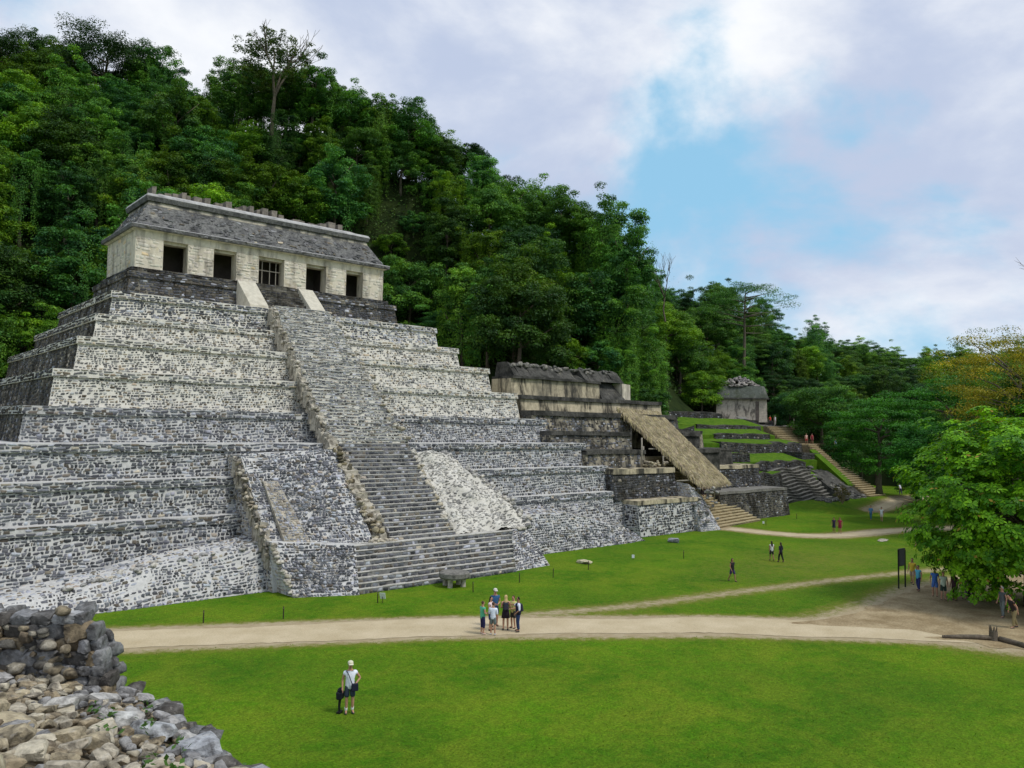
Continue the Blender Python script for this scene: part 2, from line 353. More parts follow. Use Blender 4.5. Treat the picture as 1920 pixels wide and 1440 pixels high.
def grass_blades():
    """short tufts standing on the near lawn"""
    rs = np.random.RandomState(17); n = 26000
    u = rs.uniform(0, 1, n); D = 21+34*u**1.5; s = rs.uniform(-.62, .66, n)
    fx, fy = math.cos(HEAD), math.sin(HEAD); X = CAMP.x+D*(fx+s*fy); Y = CAMP.y+D*(fy-s*fx)
    ok = (dist_poly(X, Y, PATH) > 2.1) & ~in_poly(X, Y, EARTH) & (Y < -16-.0*X) & ~((Y > -20.5) & (X > -10.5) & (X < 10.)) & (dist_poly(X, Y, TRAIL) > .5)
    ok &= ~((X < -26) & (Y < -43)); X, Y = X[ok], Y[ok]; n = len(X); V = []; cols = []
    a = rs.uniform(0, 6.28, n); h = rs.uniform(.015, .055, n); w = rs.uniform(.02, .05, n); lx = rs.uniform(-.05, .05, n); ly = rs.uniform(-.05, .05, n)
    z0 = gz(X, Y)-.06
    V = np.stack([np.c_[X-np.cos(a)*w, Y-np.sin(a)*w, z0], np.c_[X+np.cos(a)*w, Y+np.sin(a)*w, z0], np.c_[X+lx, Y+ly, z0+h+.05]], 1).reshape(-1, 3)
    c = np.array([.125, .25, .016])*rs.uniform(.6, 1.4, (n, 1))*np.c_[rs.uniform(.8, 1.5, n), np.ones(n), np.ones(n)]
    o = mobj('grass', np_mesh('grass', V, np.arange(3*n).reshape(-1, 3), np.repeat(c, 3, 0), MT['leaf'])); tag(o, 'short grass tufts of the near lawn', 'grass', kind='stuff')
grass_blades()

# ------------------------------------------------------------------ hill behind
HP = np.array([(-30.3,8.3,-0.3),(-30.6,25.0,4.0),(-31.0,47.1,23.4),(-31.5,69.2,41.7),(-31.9,91.9,57.9),(-32.3,115.3,57.9),(-33.0,152.1,49.8),(-24.3,10.9,-0.3),(-23.4,25.0,4.0),(-22.3,43.6,23.5),(-21.1,62.2,41.9),(-19.9,81.4,58.1),(-18.7,101.1,58.1),(-16.8,132.1,50.0),(-20.7,12.2,-0.3),(-19.4,25.0,4.0),(-17.6,41.9,23.4),(-15.8,58.7,41.7),(-13.9,76.1,57.9),(-12.0,94.0,57.9),(-9.0,122.1,49.8),(-14.7,13.9,-0.2),(-12.7,25.0,4.0),(-10.1,39.6,23.1),(-7.4,54.3,41.1),(-4.7,69.4,56.9),(-1.8,84.9,56.9),(2.6,109.3,49.0),(-7.7,15.6,0.1),(-5.2,25.0,4.0),(-1.9,37.4,21.7),(1.5,49.8,38.4),(4.9,62.6,53.2),(8.4,75.7,53.2),(14.0,96.4,45.8),(0.5,17.2,-0.1),(3.4,25.0,4.0),(7.1,35.4,22.5),(10.9,45.7,40.0),(14.7,56.4,55.5),(18.7,67.4,55.5),(25.0,84.7,47.8),(10.5,19.2,-0.2),(13.2,25.0,4.0),(16.7,32.7,23.0),(20.3,40.3,41.0),(23.9,48.2,56.9),(27.7,56.3,56.9),(33.6,69.1,49.0),(18.1,20.5,0.2),(20.5,25.0,4.0),(23.8,30.9,21.0),(27.0,36.8,37.1),(30.4,42.9,51.3),(33.9,49.2,51.3),(39.3,59.1,44.2),(26.8,21.9,0.3),(28.7,25.0,4.0),(31.4,29.1,20.5),(34.0,33.3,36.0),(36.7,37.5,49.7),(39.4,41.9,49.7),(43.8,48.8,42.9),(18.2,0.3,10.4),(23.5,7.0,12.5),(30.4,15.9,22.0),(37.3,24.8,31.0),(44.5,33.9,38.9),(51.9,43.3,38.9),(63.4,58.1,35.0),(26.4,1.3,10.7),(31.6,7.0,12.5),(38.4,14.6,20.6),(45.3,22.2,28.3),(52.3,30.0,35.1),(59.6,38.0,35.1),(71.0,50.6,31.7),(36.2,2.7,10.7),(40.7,7.0,12.5),(46.7,12.7,20.5),(52.6,18.4,28.1),(58.7,24.3,34.8),(65.0,30.4,34.8),(74.9,39.9,31.4),(55.0,10.2,11.1),(60.9,15.0,12.5),(68.6,21.4,18.9),(76.2,27.8,24.9),(84.2,34.3,30.2),(92.3,41.1,30.2),(105.1,51.7,27.5),(87.6,24.6,10.8),(91.0,27.0,12.0),(95.4,30.2,17.4),(99.9,33.4,22.6),(104.4,36.7,27.1),(109.2,40.1,27.1),(116.6,45.5,24.8),(105.8,25.0,10.6),(109.0,27.0,12.0),(113.1,29.6,18.2),(117.3,32.2,24.0),(121.6,34.8,29.1),(126.0,37.6,29.1),(132.9,41.9,26.6),(91.4,6.0,5.4),(103.9,12.8,7.0),(120.4,21.7,14.1),(136.9,30.6,20.8),(154.0,39.9,26.7),(171.5,49.3,26.7),(199.0,64.2,23.7),(87.2,-4.9,0.0),(106.6,4.1,2.0),(132.1,16.0,11.0),(157.6,28.0,19.5),(183.8,40.2,27.0),(210.9,52.9,27.0),(253.4,72.7,23.2),(75.1,-17.7,-1.7),(101.2,-7.2,0.0),(135.6,6.7,7.8),(170.1,20.5,15.1),(205.6,34.8,21.6),(242.2,49.5,21.6),(299.6,72.6,18.4),(65.3,-27.4,-2.0),(96.8,-16.7,0.0),(138.3,-2.5,9.2),(179.8,11.7,17.9),(222.5,26.3,25.6),(266.6,41.3,25.6),(335.7,65.0,21.8),(72.2,-33.3,-2.6),(105.7,-24.6,0.0),(150.1,-13.1,11.6),(194.4,-1.5,22.6),(240.1,10.3,32.3),(287.1,22.6,32.3),(361.0,41.8,27.5),(81.2,-41.2,-2.7),(117.7,-35.1,0.0),(165.9,-27.1,12.4),(214.1,-19.0,24.1),(263.8,-10.7,34.4),(315.0,-2.2,34.4),(395.3,11.3,29.2)])
_P = HP[:, :2]; _n = len(_P)
def _A():
    r = np.hypot(*(_P[:, None]-_P[None]).transpose(2, 0, 1)); A = np.zeros((_n+3, _n+3)); A[:_n, :_n] = r - 4.0*np.eye(_n)
    A[:_n, _n] = 1; A[:_n, _n+1:] = _P; A[_n, :_n] = 1; A[_n+1:, :_n] = _P.T; return np.linalg.solve(A, np.r_[HP[:, 2], 0, 0, 0])
_w = _A()
def hz(x, y):
    x = np.atleast_1d(np.asarray(x, float)); y = np.atleast_1d(np.asarray(y, float)); sh = x.shape; q = np.c_[x.ravel(), y.ravel()]
    r = np.hypot(q[:, None, 0]-_P[None, :, 0], q[:, None, 1]-_P[None, :, 1])
    return (r@_w[:_n]+_w[_n]+q@_w[_n+1:]).reshape(sh)
def hill():
    xs = np.r_[np.arange(-70, 130, 3.), np.arange(130, 400, 9.)]; ys = np.r_[np.arange(-60, 110, 3.), np.arange(110, 200, 9.)]
    X, Y = np.meshgrid(xs, ys); Z = hz(X, Y) + RS.uniform(-.5, .5, X.shape)
    keep = (Y > 26) | ((X > 20) & (Y > 6)) | ((X > 56) & (Y > 16)) | ((X > 96) & (Y > -2)) | (X > 112)
    Z = np.where(keep, Z, np.minimum(Z, -1.5)); Z = np.where((X < 112) & (Y < 6), -1.5, Z)
    ny, nx = X.shape; i = np.arange(ny*nx).reshape(ny, nx)
    Q = np.stack([i[:-1, :-1], i[:-1, 1:], i[1:, 1:], i[1:, :-1]], -1).reshape(-1, 4)
    tag(mobj('hill', np_mesh('hill', np.c_[X.ravel(), Y.ravel(), Z.ravel()], Q, None, MT['hill'], True)), 'steep jungle hillside behind the temples', kind='structure')
hill()

# ------------------------------------------------------------------ masonry
def masonry(P00, P10, P11, P01, ch=(.16, .27), sl=(.22, .55), gap=.03, depth=(.02, .06), skip=.06, lum=(.10, .30), light=.15, warm=.15, jit=.4, seed=None, tint=(.95, .98, 1.07)):
    """stones of a rubble wall on a quad (bottom-left, bottom-right, top-right, top-left); returns list of (8 verts, colour)"""
    rs = np.random.RandomState(seed if seed is not None else RS.randint(1 << 30))
    P00, P10, P11, P01 = [np.array(p, float) for p in (P00, P10, P11, P01)]
    Wd = max(np.linalg.norm(P10-P00), np.linalg.norm(P11-P01)); H = (np.linalg.norm(P01-P00)+np.linalg.norm(P11-P10))/2
    n = np.cross(P10-P00, P01-P00)
    if np.linalg.norm(n) < 1e-6: n = np.cross(P11-P01, P01-P00)
    n /= np.linalg.norm(n); out = []
    def at(u, v): return P00*(1-u)*(1-v)+P10*u*(1-v)+P11*u*v+P01*(1-u)*v
    v = 0.; ph = rs.uniform(0, 6, 3)
    while v < H-.05:
        h = rs.uniform(*ch); h = min(h, H-v); hw = lambda x: .05*math.sin(x*1.1+ph[0]+v*2)+.035*math.sin(x*2.9+ph[1]+v*5)
        x = -rs.uniform(0, sl[0])
        while x < Wd:
            w = rs.uniform(*sl)*(.7 if rs.rand() < .3 else 1); x0, x1 = max(x, 0), min(x+w, Wd); x += w
            if x1-x0 < .09 or rs.rand() < skip: continue
            g = gap*rs.uniform(.5, 1.5); ww, hh = max(x1-x0-2*g, .05), max(h-2*g, .04); jw, jh = min(ww*.22, .07)*jit/.35, hh*.20*jit/.35
            base = ((0, .3), (.09, 0), (.92, 0), (1, .35), (.95, 1), (.06, 1)) if rs.rand() < .5 else ((0, .7), (.05, 0), (.95, 0), (1, .6), (.9, 1), (.10, 1))
            q = [(x0+g+bx*ww+rs.uniform(-jw, jw), v+g+by*hh+rs.uniform(-jh, jh)+hw(x0+bx*ww)*(0 if v == 0 else 1)) for bx, by in base]
            cx, cy = sum(p[0] for p in q)/6, sum(p[1] for p in q)/6; dd = rs.uniform(*depth); tx, ty = rs.uniform(-.03, .03, 2)
            vs = [at(min(max(a/Wd, 0), 1), min(max(b/H, 0), 1))-n*.015 for a, b in q]
            for a, b in q:
                a2, b2 = cx+(a-cx)*.84, cy+(b-cy)*.80; vs.append(at(min(max(a2/Wd, 0), 1), min(max(b2/H, 0), 1))+n*(dd+tx*(a-cx)+ty*(b-cy)))
            L_ = rs.uniform(*lum)**1.0 if rs.rand() > light else rs.uniform(.32, .5)
            c = np.array(tint)*L_*(np.array([1.18, 1., .74]) if rs.rand() < warm else 1.)*rs.uniform(.97, 1.03, 3)
            out.append((np.array(vs), c))
        v += h
    return out
SQ = np.array([[6, 7, 8, 9], [6, 9, 10, 11]]+[[i, (i+1) % 6, 6+(i+1) % 6, 6+i] for i in range(6)])
SQ4 = np.array([[4, 5, 6, 7], [0, 1, 5, 4], [1, 2, 6, 5], [2, 3, 7, 6], [3, 0, 4, 7]])
def stones_mesh(name, st, mat):
    if not st: return None
    k = len(st[0][0]); V = np.concatenate([s[0] for s in st]); n = len(st); Q = ((SQ if k == 12 else SQ4)[None]+k*np.arange(n)[:, None, None]).reshape(-1, 4)
    return np_mesh(name, V, Q, np.repeat(np.array([s[1] for s in st]), k, 0), mat)
def stones_obj(name, st, mat, parent):
    me = stones_mesh(name, st, mat)
    if me is None: return None
    o = mobj(name, me, parent); o['kind'] = 'stuff'; return o
# ------------------------------------------------------------------ rocks
def ico(sub):
    import bmesh
    bm = bmesh.new(); bmesh.ops.create_icosphere(bm, subdivisions=sub, radius=1); bm.verts.ensure_lookup_table()
    V = np.array([v.co[:] for v in bm.verts]); F = [[l.index for l in f.verts] for f in bm.faces]; bm.free(); return V, np.array(F)
_IV, _IF = ico(3)
def rock_mesh(name, seed, mat, s=(1, 1, 1), rough=.035, planes=11):
    rs = np.random.RandomState(seed); N = rs.normal(size=(planes, 3)); N /= np.linalg.norm(N, axis=1)[:, None]
    N = np.r_[N, [[0, 0, 1.], [0, 0, -1], [1, 0, 0], [-1, 0, 0], [0, 1, 0], [0, -1, 0]]]; d = np.r_[rs.uniform(.5, .95, planes), rs.uniform(.55, .9, 6)]
    t = _IV@N.T; r = np.where(t > .05, d/np.maximum(t, .05), 9).min(1); r = np.minimum(r, 1.5)
    r *= 1+rough*np.sin(_IV@rs.normal(size=3)*4+rs.rand()*6)+rs.uniform(-rough*.35, rough*.35, len(r))
    me = np_mesh(name, _IV*r[:, None]*np.array(s), _IF, None, mat, True); me.set_sharp_from_angle(angle=math.radians(24)); return me
def block_mesh(seed):
    rs = np.random.RandomState(seed); A = np.array([[1., 0, 0], [-1, 0, 0], [0, 1, 0], [0, -1, 0], [0, 0, 1], [0, 0, -1]])+rs.normal(0, .09, (6, 3)); Bq = rs.normal(size=(7, 3)); N = np.r_[A, Bq]; N /= np.linalg.norm(N, axis=1)[:, None]
    d = np.r_[rs.uniform(.66, .78, 6), rs.uniform(.82, 1.05, 7)]; t = _IV@N.T; r = np.where(t > .05, d/np.maximum(t, .05), 9).min(1)*(1+rs.uniform(-.015, .015, len(_IV)))
    me = np_mesh('stone', _IV*r[:, None], _IF, None, MT['rock'], True); me.set_sharp_from_angle(angle=math.radians(26)); return me
BLOCKS = [block_mesh(500+i) for i in range(10)]
ROCKS = [rock_mesh('stone', 100+i, MT['rock']) for i in range(14)]
_IV2, _IF2 = ico(2)
def _small(seed):
    rs = np.random.RandomState(seed); A = np.array([[1., 0, 0], [-1, 0, 0], [0, 1, 0], [0, -1, 0], [0, 0, 1], [0, 0, -1]])+rs.normal(0, .22, (6, 3)); N = np.r_[A, rs.normal(size=(4, 3))]; N /= np.linalg.norm(N, axis=1)[:, None]
    t = _IV2@N.T; d = np.r_[rs.uniform(.55, .85, 6), rs.uniform(.7, 1.0, 4)]; return _IV2*np.minimum(np.where(t > .05, d/np.maximum(t, .05), 9).min(1), 1.4)[:, None]
SMALL = [_small(300+i) for i in range(16)]; PILE = {}
def rock(parent, loc, size, rot=None, col=(.4, .38, .33), name='stone', single=False, pool=None):
    """a stone of its own (single), or one of the many small ones gathered into a rubble pile of the parent"""
    rot = rot if rot is not None else (R(-.25, .25), R(-.25, .25), R(0, 6.28))
    if not single:
        from mathutils import Euler
        m = np.array(Euler(rot).to_matrix()); V = (random.choice(SMALL)*np.array(size))@m.T+np.array(loc); PILE.setdefault(parent.name, []).append((V, col)); return None
    o = bpy.data.objects.new(name, random.choice(pool or ROCKS)); link(o, parent); o.location = loc; o.scale = size
    o.rotation_euler = rot; o.color = (*col, 1); return o
def flush_piles():
    for pn, lst in PILE.items():
        n = len(_IV2); V = np.concatenate([v for v, c in lst]); F = (_IF2[None]+n*np.arange(len(lst))[:, None, None]).reshape(-1, 3); C_ = np.repeat(np.array([c for v, c in lst]), n, 0)
        o = mobj('loose_rubble', np_mesh('loose_rubble', V, F, C_, MT['rockmix']), bpy.data.objects[pn]); o['kind'] = 'stuff'
    PILE.clear()

# ------------------------------------------------------------------ the great stepped pyramid
PYR = empty('stepped_pyramid', (0, 0, 0), 0, 'huge grey stepped pyramid of rubble masonry with a central stairway', 'pyramid')
TIERS = [('P0', 13.11, 8.04, 22.62, 19.3), ('T1', 15.37, 3.94, 20.13, 21.6), ('T2', 16.85, 2.16, 18.03, 23.6), ('T3', 18.58, -.70, 15.98, 25.5), ('T4', 20.41, -2.93, 13.51, 27.5),
         ('T5', 22.37, -5.06, 11.0, 29), ('T6', 24.59, -8.24, 8.73, 30), ('T7', 26.4, -9.69, 6.55, 30.5), ('T8', 28.13, -10.81, 4.20, 31)]
ALLST = []      # (part object, stone)
def tier(i):
    nm, w, y, z, yb = TIERS[i]; zn = TIERS[i+1][3] if i+1 < len(TIERS) else -.3; mh = .52
    up = i <= 4; side_m = 'stone_dark'; fr = 'stone'
    mm = MT['mortar_dark'] if i == 0 else (MT['mortar_up'] if i < 5 else MT['mortar_low'])
    ins, bat = .20, .16*(z-mh-zn)
    b = MB()
    if i == len(TIERS)-1: bat = .9
    wb, yf = w-ins, y+ins
    b.hexa([(-wb-bat, yf-bat, zn-.02), (wb+bat, yf-bat, zn-.02), (wb+bat, yb, zn-.02), (-wb-bat, yb, zn-.02), (-wb, yf, z-mh+.004), (wb, yf, z-mh+.004), (wb, yb-.02, z-mh+.004), (-wb, yb-.02, z-mh+.004)])
    b.hexa([(-w+.04, y+.04, z-mh), (w-.04, y+.04, z-mh), (w-.04, yb, z-mh), (-w+.04, yb, z-mh), (-w+.09, y+.09, z), (w-.09, y+.09, z), (w-.09, yb, z), (-w+.09, yb, z)])
    t = b.build('tier', mm, PYR)
    # stones: parameters by level
    if i == 0: kw = dict(ch=(.16, .26), sl=(.25, .6), gap=.02, skip=.05, lum=(.05, .16), light=.10)
    elif i == 1: kw = dict(ch=(.15, .22), sl=(.2, .48), gap=.022, skip=.06, lum=(.05, .20), light=.15)
    elif i <= 4: kw = dict(ch=(.13, .21), sl=(.16, .42), gap=.034, skip=.12, lum=(.05, .28), light=.22, warm=.25, tint=(1.0, .99, .97))
    elif i == 5: kw = dict(ch=(.13, .23), sl=(.17, .45), gap=.023, skip=.05, lum=(.06, .24), light=.14)
    else: kw = dict(ch=(.13, .27), sl=(.17, .48), gap=.024, skip=.03, lum=(.045, .21), light=.10)
    st = []
    xl = (-2.4 if i < 6 else -10.2 if i > 6 else -2.6); xr = (2.6 if i < 6 else 3.2 if i == 6 else 6.5)
    mk = dict(kw); mk.update(skip=kw['skip']*.6, ch=(.15, .22), sl=(.25, .7))
    if i in (5, 6, 7, 8): mk.update(lum=(.07, .20), gap=.018)
    for (a, c) in ((-1, xl), (1, xr)):
        # body
        if a < 0: q = [(-wb-bat, yf-bat, zn), (c, yf-bat, zn), (c, yf, z-mh), (-wb, yf, z-mh)]; m = [(-w+.04, y+.04, z-mh), (c, y+.04, z-mh), (c, y+.09, z), (-w+.09, y+.09, z)]
        else: q = [(c, yf-bat, zn), (wb+bat, yf-bat, zn), (wb, yf, z-mh), (c, yf, z-mh)]; m = [(c, y+.04, z-mh), (w-.04, y+.04, z-mh), (w-.09, y+.09, z), (c, y+.09, z)]
        k = dict(kw)
        if a > 0 and i in (0,): k.update(lum=(.04, .11))
        if a > 0 and 1 <= i <= 4: k.update(skip=.20, light=.42)
        if a > 0 and i >= 6: k.update(lum=(.06, .25), gap=.028, light=.18)
        st += masonry(*q, **k); mk2 = dict(mk)
        if a > 0 and 1 <= i <= 4: mk2.update(light=.5)
        st += masonry(*m, **mk2)
    for s in st: ALLST.append((t, s))
    # left flank, dark and stained
    q = [(-wb-bat, yb, zn), (-wb-bat, yf-bat, zn), (-wb, yf, z-mh), (-wb, yb, z-mh)]; m = [(-w+.04, yb, z-mh), (-w+.04, y+.04, z-mh), (-w+.09, y+.09, z), (-w+.09, yb, z)]
    kd = dict(ch=(.17, .28), sl=(.22, .6), gap=.03, skip=.08, lum=(.05, .20), light=.14, warm=.45)
    sd = masonry(*q, **kd)+masonry(*m, **kd)
    stones_obj('flank_masonry', sd, MT['stone_dark'], t)
    # weathered flank skin behind the stones
    f = MB(); f.hexa([(-wb-bat-.008, yf-bat+.25, zn), (-wb-bat+.05, yf-bat+.25, zn), (-wb-bat+.05, yb, zn), (-wb-bat-.008, yb, zn), (-wb-.008, yf+.25, z-mh), (-wb+.05, yf+.25, z-mh), (-wb+.05, yb, z-mh), (-wb-.008, yb, z-mh)])
    f.build('flank_facing', MT['mortar_dark'], t)
    return t
TOB = [tier(i) for i in range(9)]
# low sill courses carrying the temple
pl = MB(); pl.hexa([(-12.62, 9.0, 22.60), (12.62, 9.0, 22.60), (12.62, 18.6, 22.60), (-12.62, 18.6, 22.60), (-12.55, 9.06, 23.12), (12.55, 9.06, 23.12), (12.55, 18.5, 23.12), (-12.55, 18.5, 23.12)])
plo = pl.build('plinth', MT['mortar_dark'], PYR)
stones_obj('plinth_masonry', masonry((-12.62, 9.0, 22.62), (12.62, 9.0, 22.62), (12.55, 9.06, 23.12), (-12.55, 9.06, 23.12), ch=(.15, .2), sl=(.3, .8), gap=.012, lum=(.05, .15), light=.08)
           + masonry((-12.62, 18.6, 22.62), (-12.62, 9.0, 22.62), (-12.55, 9.06, 23.12), (-12.55, 18.6, 23.12), ch=(.15, .2), sl=(.3, .8), gap=.012, lum=(.05, .15), light=.08), MT['stone_dark'], plo)

# stairways: every step a piece of its own
def stair(name, n, p0, p1, xl0, xr0, xl1, xr1, kw, tread='tread', back=.7, body='mortar_low', smat='stone', gaps=.0):
    """p0 (y,z) foot, p1 (y,z) head"""
    root = empty(name); root.parent = PYR
    for k in range(n):
        t0, t1 = k/n, (k+1)/n; y0 = p0[0]+(p1[0]-p0[0])*t0; y1 = p0[0]+(p1[0]-p0[0])*t1; z0 = p0[1]+(p1[1]-p0[1])*t0; z1 = p0[1]+(p1[1]-p0[1])*t1
        a = xl0+(xl1-xl0)*t0+R(-gaps, gaps); c = xr0+(xr1-xr0)*t0+R(-gaps, gaps); jy = R(-.05, .05)
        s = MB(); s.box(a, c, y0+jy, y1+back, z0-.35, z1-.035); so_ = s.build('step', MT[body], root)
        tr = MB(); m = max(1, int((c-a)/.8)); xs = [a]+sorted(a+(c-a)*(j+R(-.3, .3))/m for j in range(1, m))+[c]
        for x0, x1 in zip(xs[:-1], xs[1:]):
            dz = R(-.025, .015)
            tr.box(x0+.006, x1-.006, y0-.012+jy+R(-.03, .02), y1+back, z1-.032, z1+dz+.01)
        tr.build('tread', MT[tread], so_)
        stones_obj('riser_masonry', masonry((a, y0+jy, z0-.02), (c, y0+jy, z0-.02), (c, y0+jy+.01, z1-.045), (a, y0+jy+.01, z1-.045), **kw), MT[smat], so_)
    return root
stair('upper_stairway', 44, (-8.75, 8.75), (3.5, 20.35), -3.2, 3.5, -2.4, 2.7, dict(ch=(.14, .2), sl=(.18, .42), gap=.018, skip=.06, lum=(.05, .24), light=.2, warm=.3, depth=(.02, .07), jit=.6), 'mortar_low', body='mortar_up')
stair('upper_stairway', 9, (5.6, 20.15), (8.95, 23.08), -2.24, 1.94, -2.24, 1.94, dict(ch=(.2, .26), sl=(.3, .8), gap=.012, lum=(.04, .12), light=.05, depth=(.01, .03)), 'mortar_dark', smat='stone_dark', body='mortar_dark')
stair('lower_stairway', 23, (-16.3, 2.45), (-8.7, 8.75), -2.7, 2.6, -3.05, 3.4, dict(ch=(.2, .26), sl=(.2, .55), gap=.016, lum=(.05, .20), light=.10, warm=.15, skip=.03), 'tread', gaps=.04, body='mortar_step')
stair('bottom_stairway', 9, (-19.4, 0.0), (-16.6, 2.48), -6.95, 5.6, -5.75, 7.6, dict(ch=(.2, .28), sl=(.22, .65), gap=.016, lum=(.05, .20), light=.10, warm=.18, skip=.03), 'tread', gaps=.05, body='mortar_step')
# broken cheeks of the upper stairway and pale ramps at its head
def ramp_block(x0, x1, mat):
    b = MB(); b.hexa([(x0, 5.0, 20.05), (x1, 5.0, 20.05), (x1, 8.95, 20.05), (x0, 8.95, 20.05), (x0, 5.06, 20.5), (x1, 5.06, 20.5), (x1, 8.0, 23.0), (x0, 8.0, 23.0)])
    o = b.build('balustrade', mat, PYR); bv = o.modifiers.new('bevel', 'BEVEL'); bv.width = .05; bv.segments = 2
ramp_block(-3.95, -2.25, MT['plaster_light']); ramp_block(1.95, 3.45, MT['plaster_light'])
CW = (.52, .47, .36)
def cheek(x0, x1, pts, n, smin, smax, cols, parent):
    for k in range(n):
        t = (k+R(.1, .9))/n; s_ = R(smin, smax)
        y = pts[0][0]+(pts[1][0]-pts[0][0])*t; z = pts[0][1]+(pts[1][1]-pts[0][1])*t
        rock(parent, (R(x0, x1), y+R(-.2, .2), z+R(-.2, .2)), (s_*R(.8, 1.5), s_*R(.8, 1.3), s_*R(.5, .9)), None, random.choice(cols))
def ragged(name, n, A, B, w0, w1, drop, hv, mat, parent):
    '''jagged broken wall climbing from A to B (x, y, z of its crest)'''
    b = MB(); A, B = np.array(A, float), np.array(B, float); P = [A+(B-A)*k/n+np.array([R(-.12, .12), 0, R(-hv, hv)]) for k in range(n+1)]
    for k in range(n):
        p, q = P[k], P[k+1]; wl_, wr = R(w0, w1), R(w0, w1); h = R(-hv, hv)*.6
        b.hexa([(p[0]-wl_-.1, p[1]-.05, p[2]-drop), (p[0]+wr+.1, p[1]-.05, p[2]-drop), (q[0]+wr+.1, q[1]+.3, p[2]-drop), (q[0]-wl_-.1, q[1]+.3, p[2]-drop), (p[0]-wl_, p[1]+R(-.1, .1), p[2]+h), (p[0]+wr, p[1]+R(-.1, .1), p[2]+h+R(-.1, .1)), (q[0]+wr, q[1]+.3, q[2]+h+R(-.1, .1)), (q[0]-wl_, q[1]+.3, q[2]+h)])
    return b.build(name, MT[mat], parent)
CH = empty('broken_cheek'); CH.parent = PYR
ragged('cheek_core', 40, (-3.30, -8.9, 8.80), (-2.45, 3.5, 20.12), .14, .34, 1.3, .20, 'core', CH)
for k in range(150):
    t = (k+R(0, 1))/150; s_ = R(.10, .26); y = -8.9+12.4*t; z = 8.85+11.5*t; x = -3.3+.85*t
    rock(CH, (x+R(-.3, .25), y+R(-.2, .35), z+R(-.95, .12)), (s_*R(.8, 1.4), s_*R(.8, 1.3), s_*R(.5, .9)), None, random.choice([(.55, .50, .40), (.48, .42, .31), (.62, .57, .47), (.42, .39, .33), (.30, .27, .22)]))
cheek(-2.95, -2.5, ((-5.0, 11.0), (-2.0, 13.7)), 10, .2, .4, [(.42, .36, .26), (.3, .24, .17)], CH)
cheek(2.7, 3.5, ((-8.9, 8.9), (3.4, 20.1)), 50, .14, .28, [(.55, .52, .44), (.46, .41, .3)], CH)

# left mass beside the lower stairway
def face_stones(quads, mat, parent, **kw):
    st = []
    for q in quads: st += masonry(*q, **kw)
    return st
KL = dict(ch=(.14, .26), sl=(.16, .42), gap=.028, skip=.05, lum=(.06, .24), light=.16, depth=(.02, .07), jit=.5)
lm = MB()
lm.hexa([(-10.75, -15.9, 0), (-3.7, -16.6, 0), (-3.7, -9, 0), (-10.9, -9, 0), (-10.6, -15.0, 2.7), (-3.9, -16.3, 2.45), (-3.9, -9, 2.5), (-10.8, -9, 2.5)])
lm.hexa([(-10.6, -14.9, 2.6), (-3.95, -16.2, 2.35), (-3.95, -8.6, 2.4), (-10.8, -8.6, 2.4), (-10.55, -9.9, 8.05), (-3.45, -9.7, 8.35), (-3.45, -8.3, 8.3), (-10.7, -8.3, 8.0)])
LMO = lm.build('stair_buttress', MT['mortar_low'], PYR)
stones_obj('flank_masonry', masonry((-10.8, -8.8, 2.5), (-10.6, -14.9, 2.6), (-10.55, -9.9, 8.05), (-10.7, -8.3, 8.0), ch=(.15, .25), sl=(.16, .34), gap=.04, skip=.1, lum=(.08, .36), light=.35, warm=.6, jit=.5)+masonry((-10.9, -9, 0), (-10.75, -15.9, 0), (-10.6, -15.0, 2.7), (-10.8, -9, 2.5), ch=(.15, .25), sl=(.16, .34), gap=.04, skip=.1, lum=(.08, .36), light=.35, warm=.6, jit=.5), MT['stone'], LMO)
ls = face_stones([((-10.6, -14.9, 2.6), (-3.95, -16.2, 2.35), (-3.45, -9.7, 8.35), (-10.55, -9.9, 8.05))], None, None, **KL)
for s in ls: ALLST.append((LMO, s))
# its broken left flank and the exposed old core
cf = empty('broken_flank'); cf.parent = PYR
ragged('flank_core', 22, (-10.55, -15.1, 2.65), (-10.5, -9.7, 7.85), .08, .28, 1.2, .24, 'core', cf)
for k in range(90):
    t = (k+R(0, 1))/90; yy = -9.6+(-15.2+9.6)*t; zt = 8.0+(2.6-8.0)*t; z = zt-R(0, .9)
    rock(cf, (-10.75+R(-.15, .22), yy+R(-.3, .3), z), (R(.10, .28), R(.12, .28), R(.08, .2)), None, random.choice([(.46, .40, .29), (.36, .31, .23), (.55, .50, .40), (.22, .2, .17)]))
rd = MB(); rd.hexa([(-9.75, -15.45, 2.6), (-8.2, -15.75, 2.6), (-8.2, -15, 2.6), (-9.75, -15, 2.6), (-9.75, -11.8, 6.35), (-8.8, -11.9, 6.35), (-8.8, -11.2, 6.35), (-9.75, -11.2, 6.35)])
RDO = rd.build('pale_rib', MT['core'], PYR)
stones_obj('rib_masonry', masonry((-9.72, -15.45, 2.62), (-8.22, -15.75, 2.62), (-8.82, -11.9, 6.33), (-9.72, -11.8, 6.33), ch=(.12, .2), sl=(.18, .38), gap=.03, skip=.1, lum=(.12, .42), light=.4, warm=.3, jit=.5), MT['stone'], RDO)
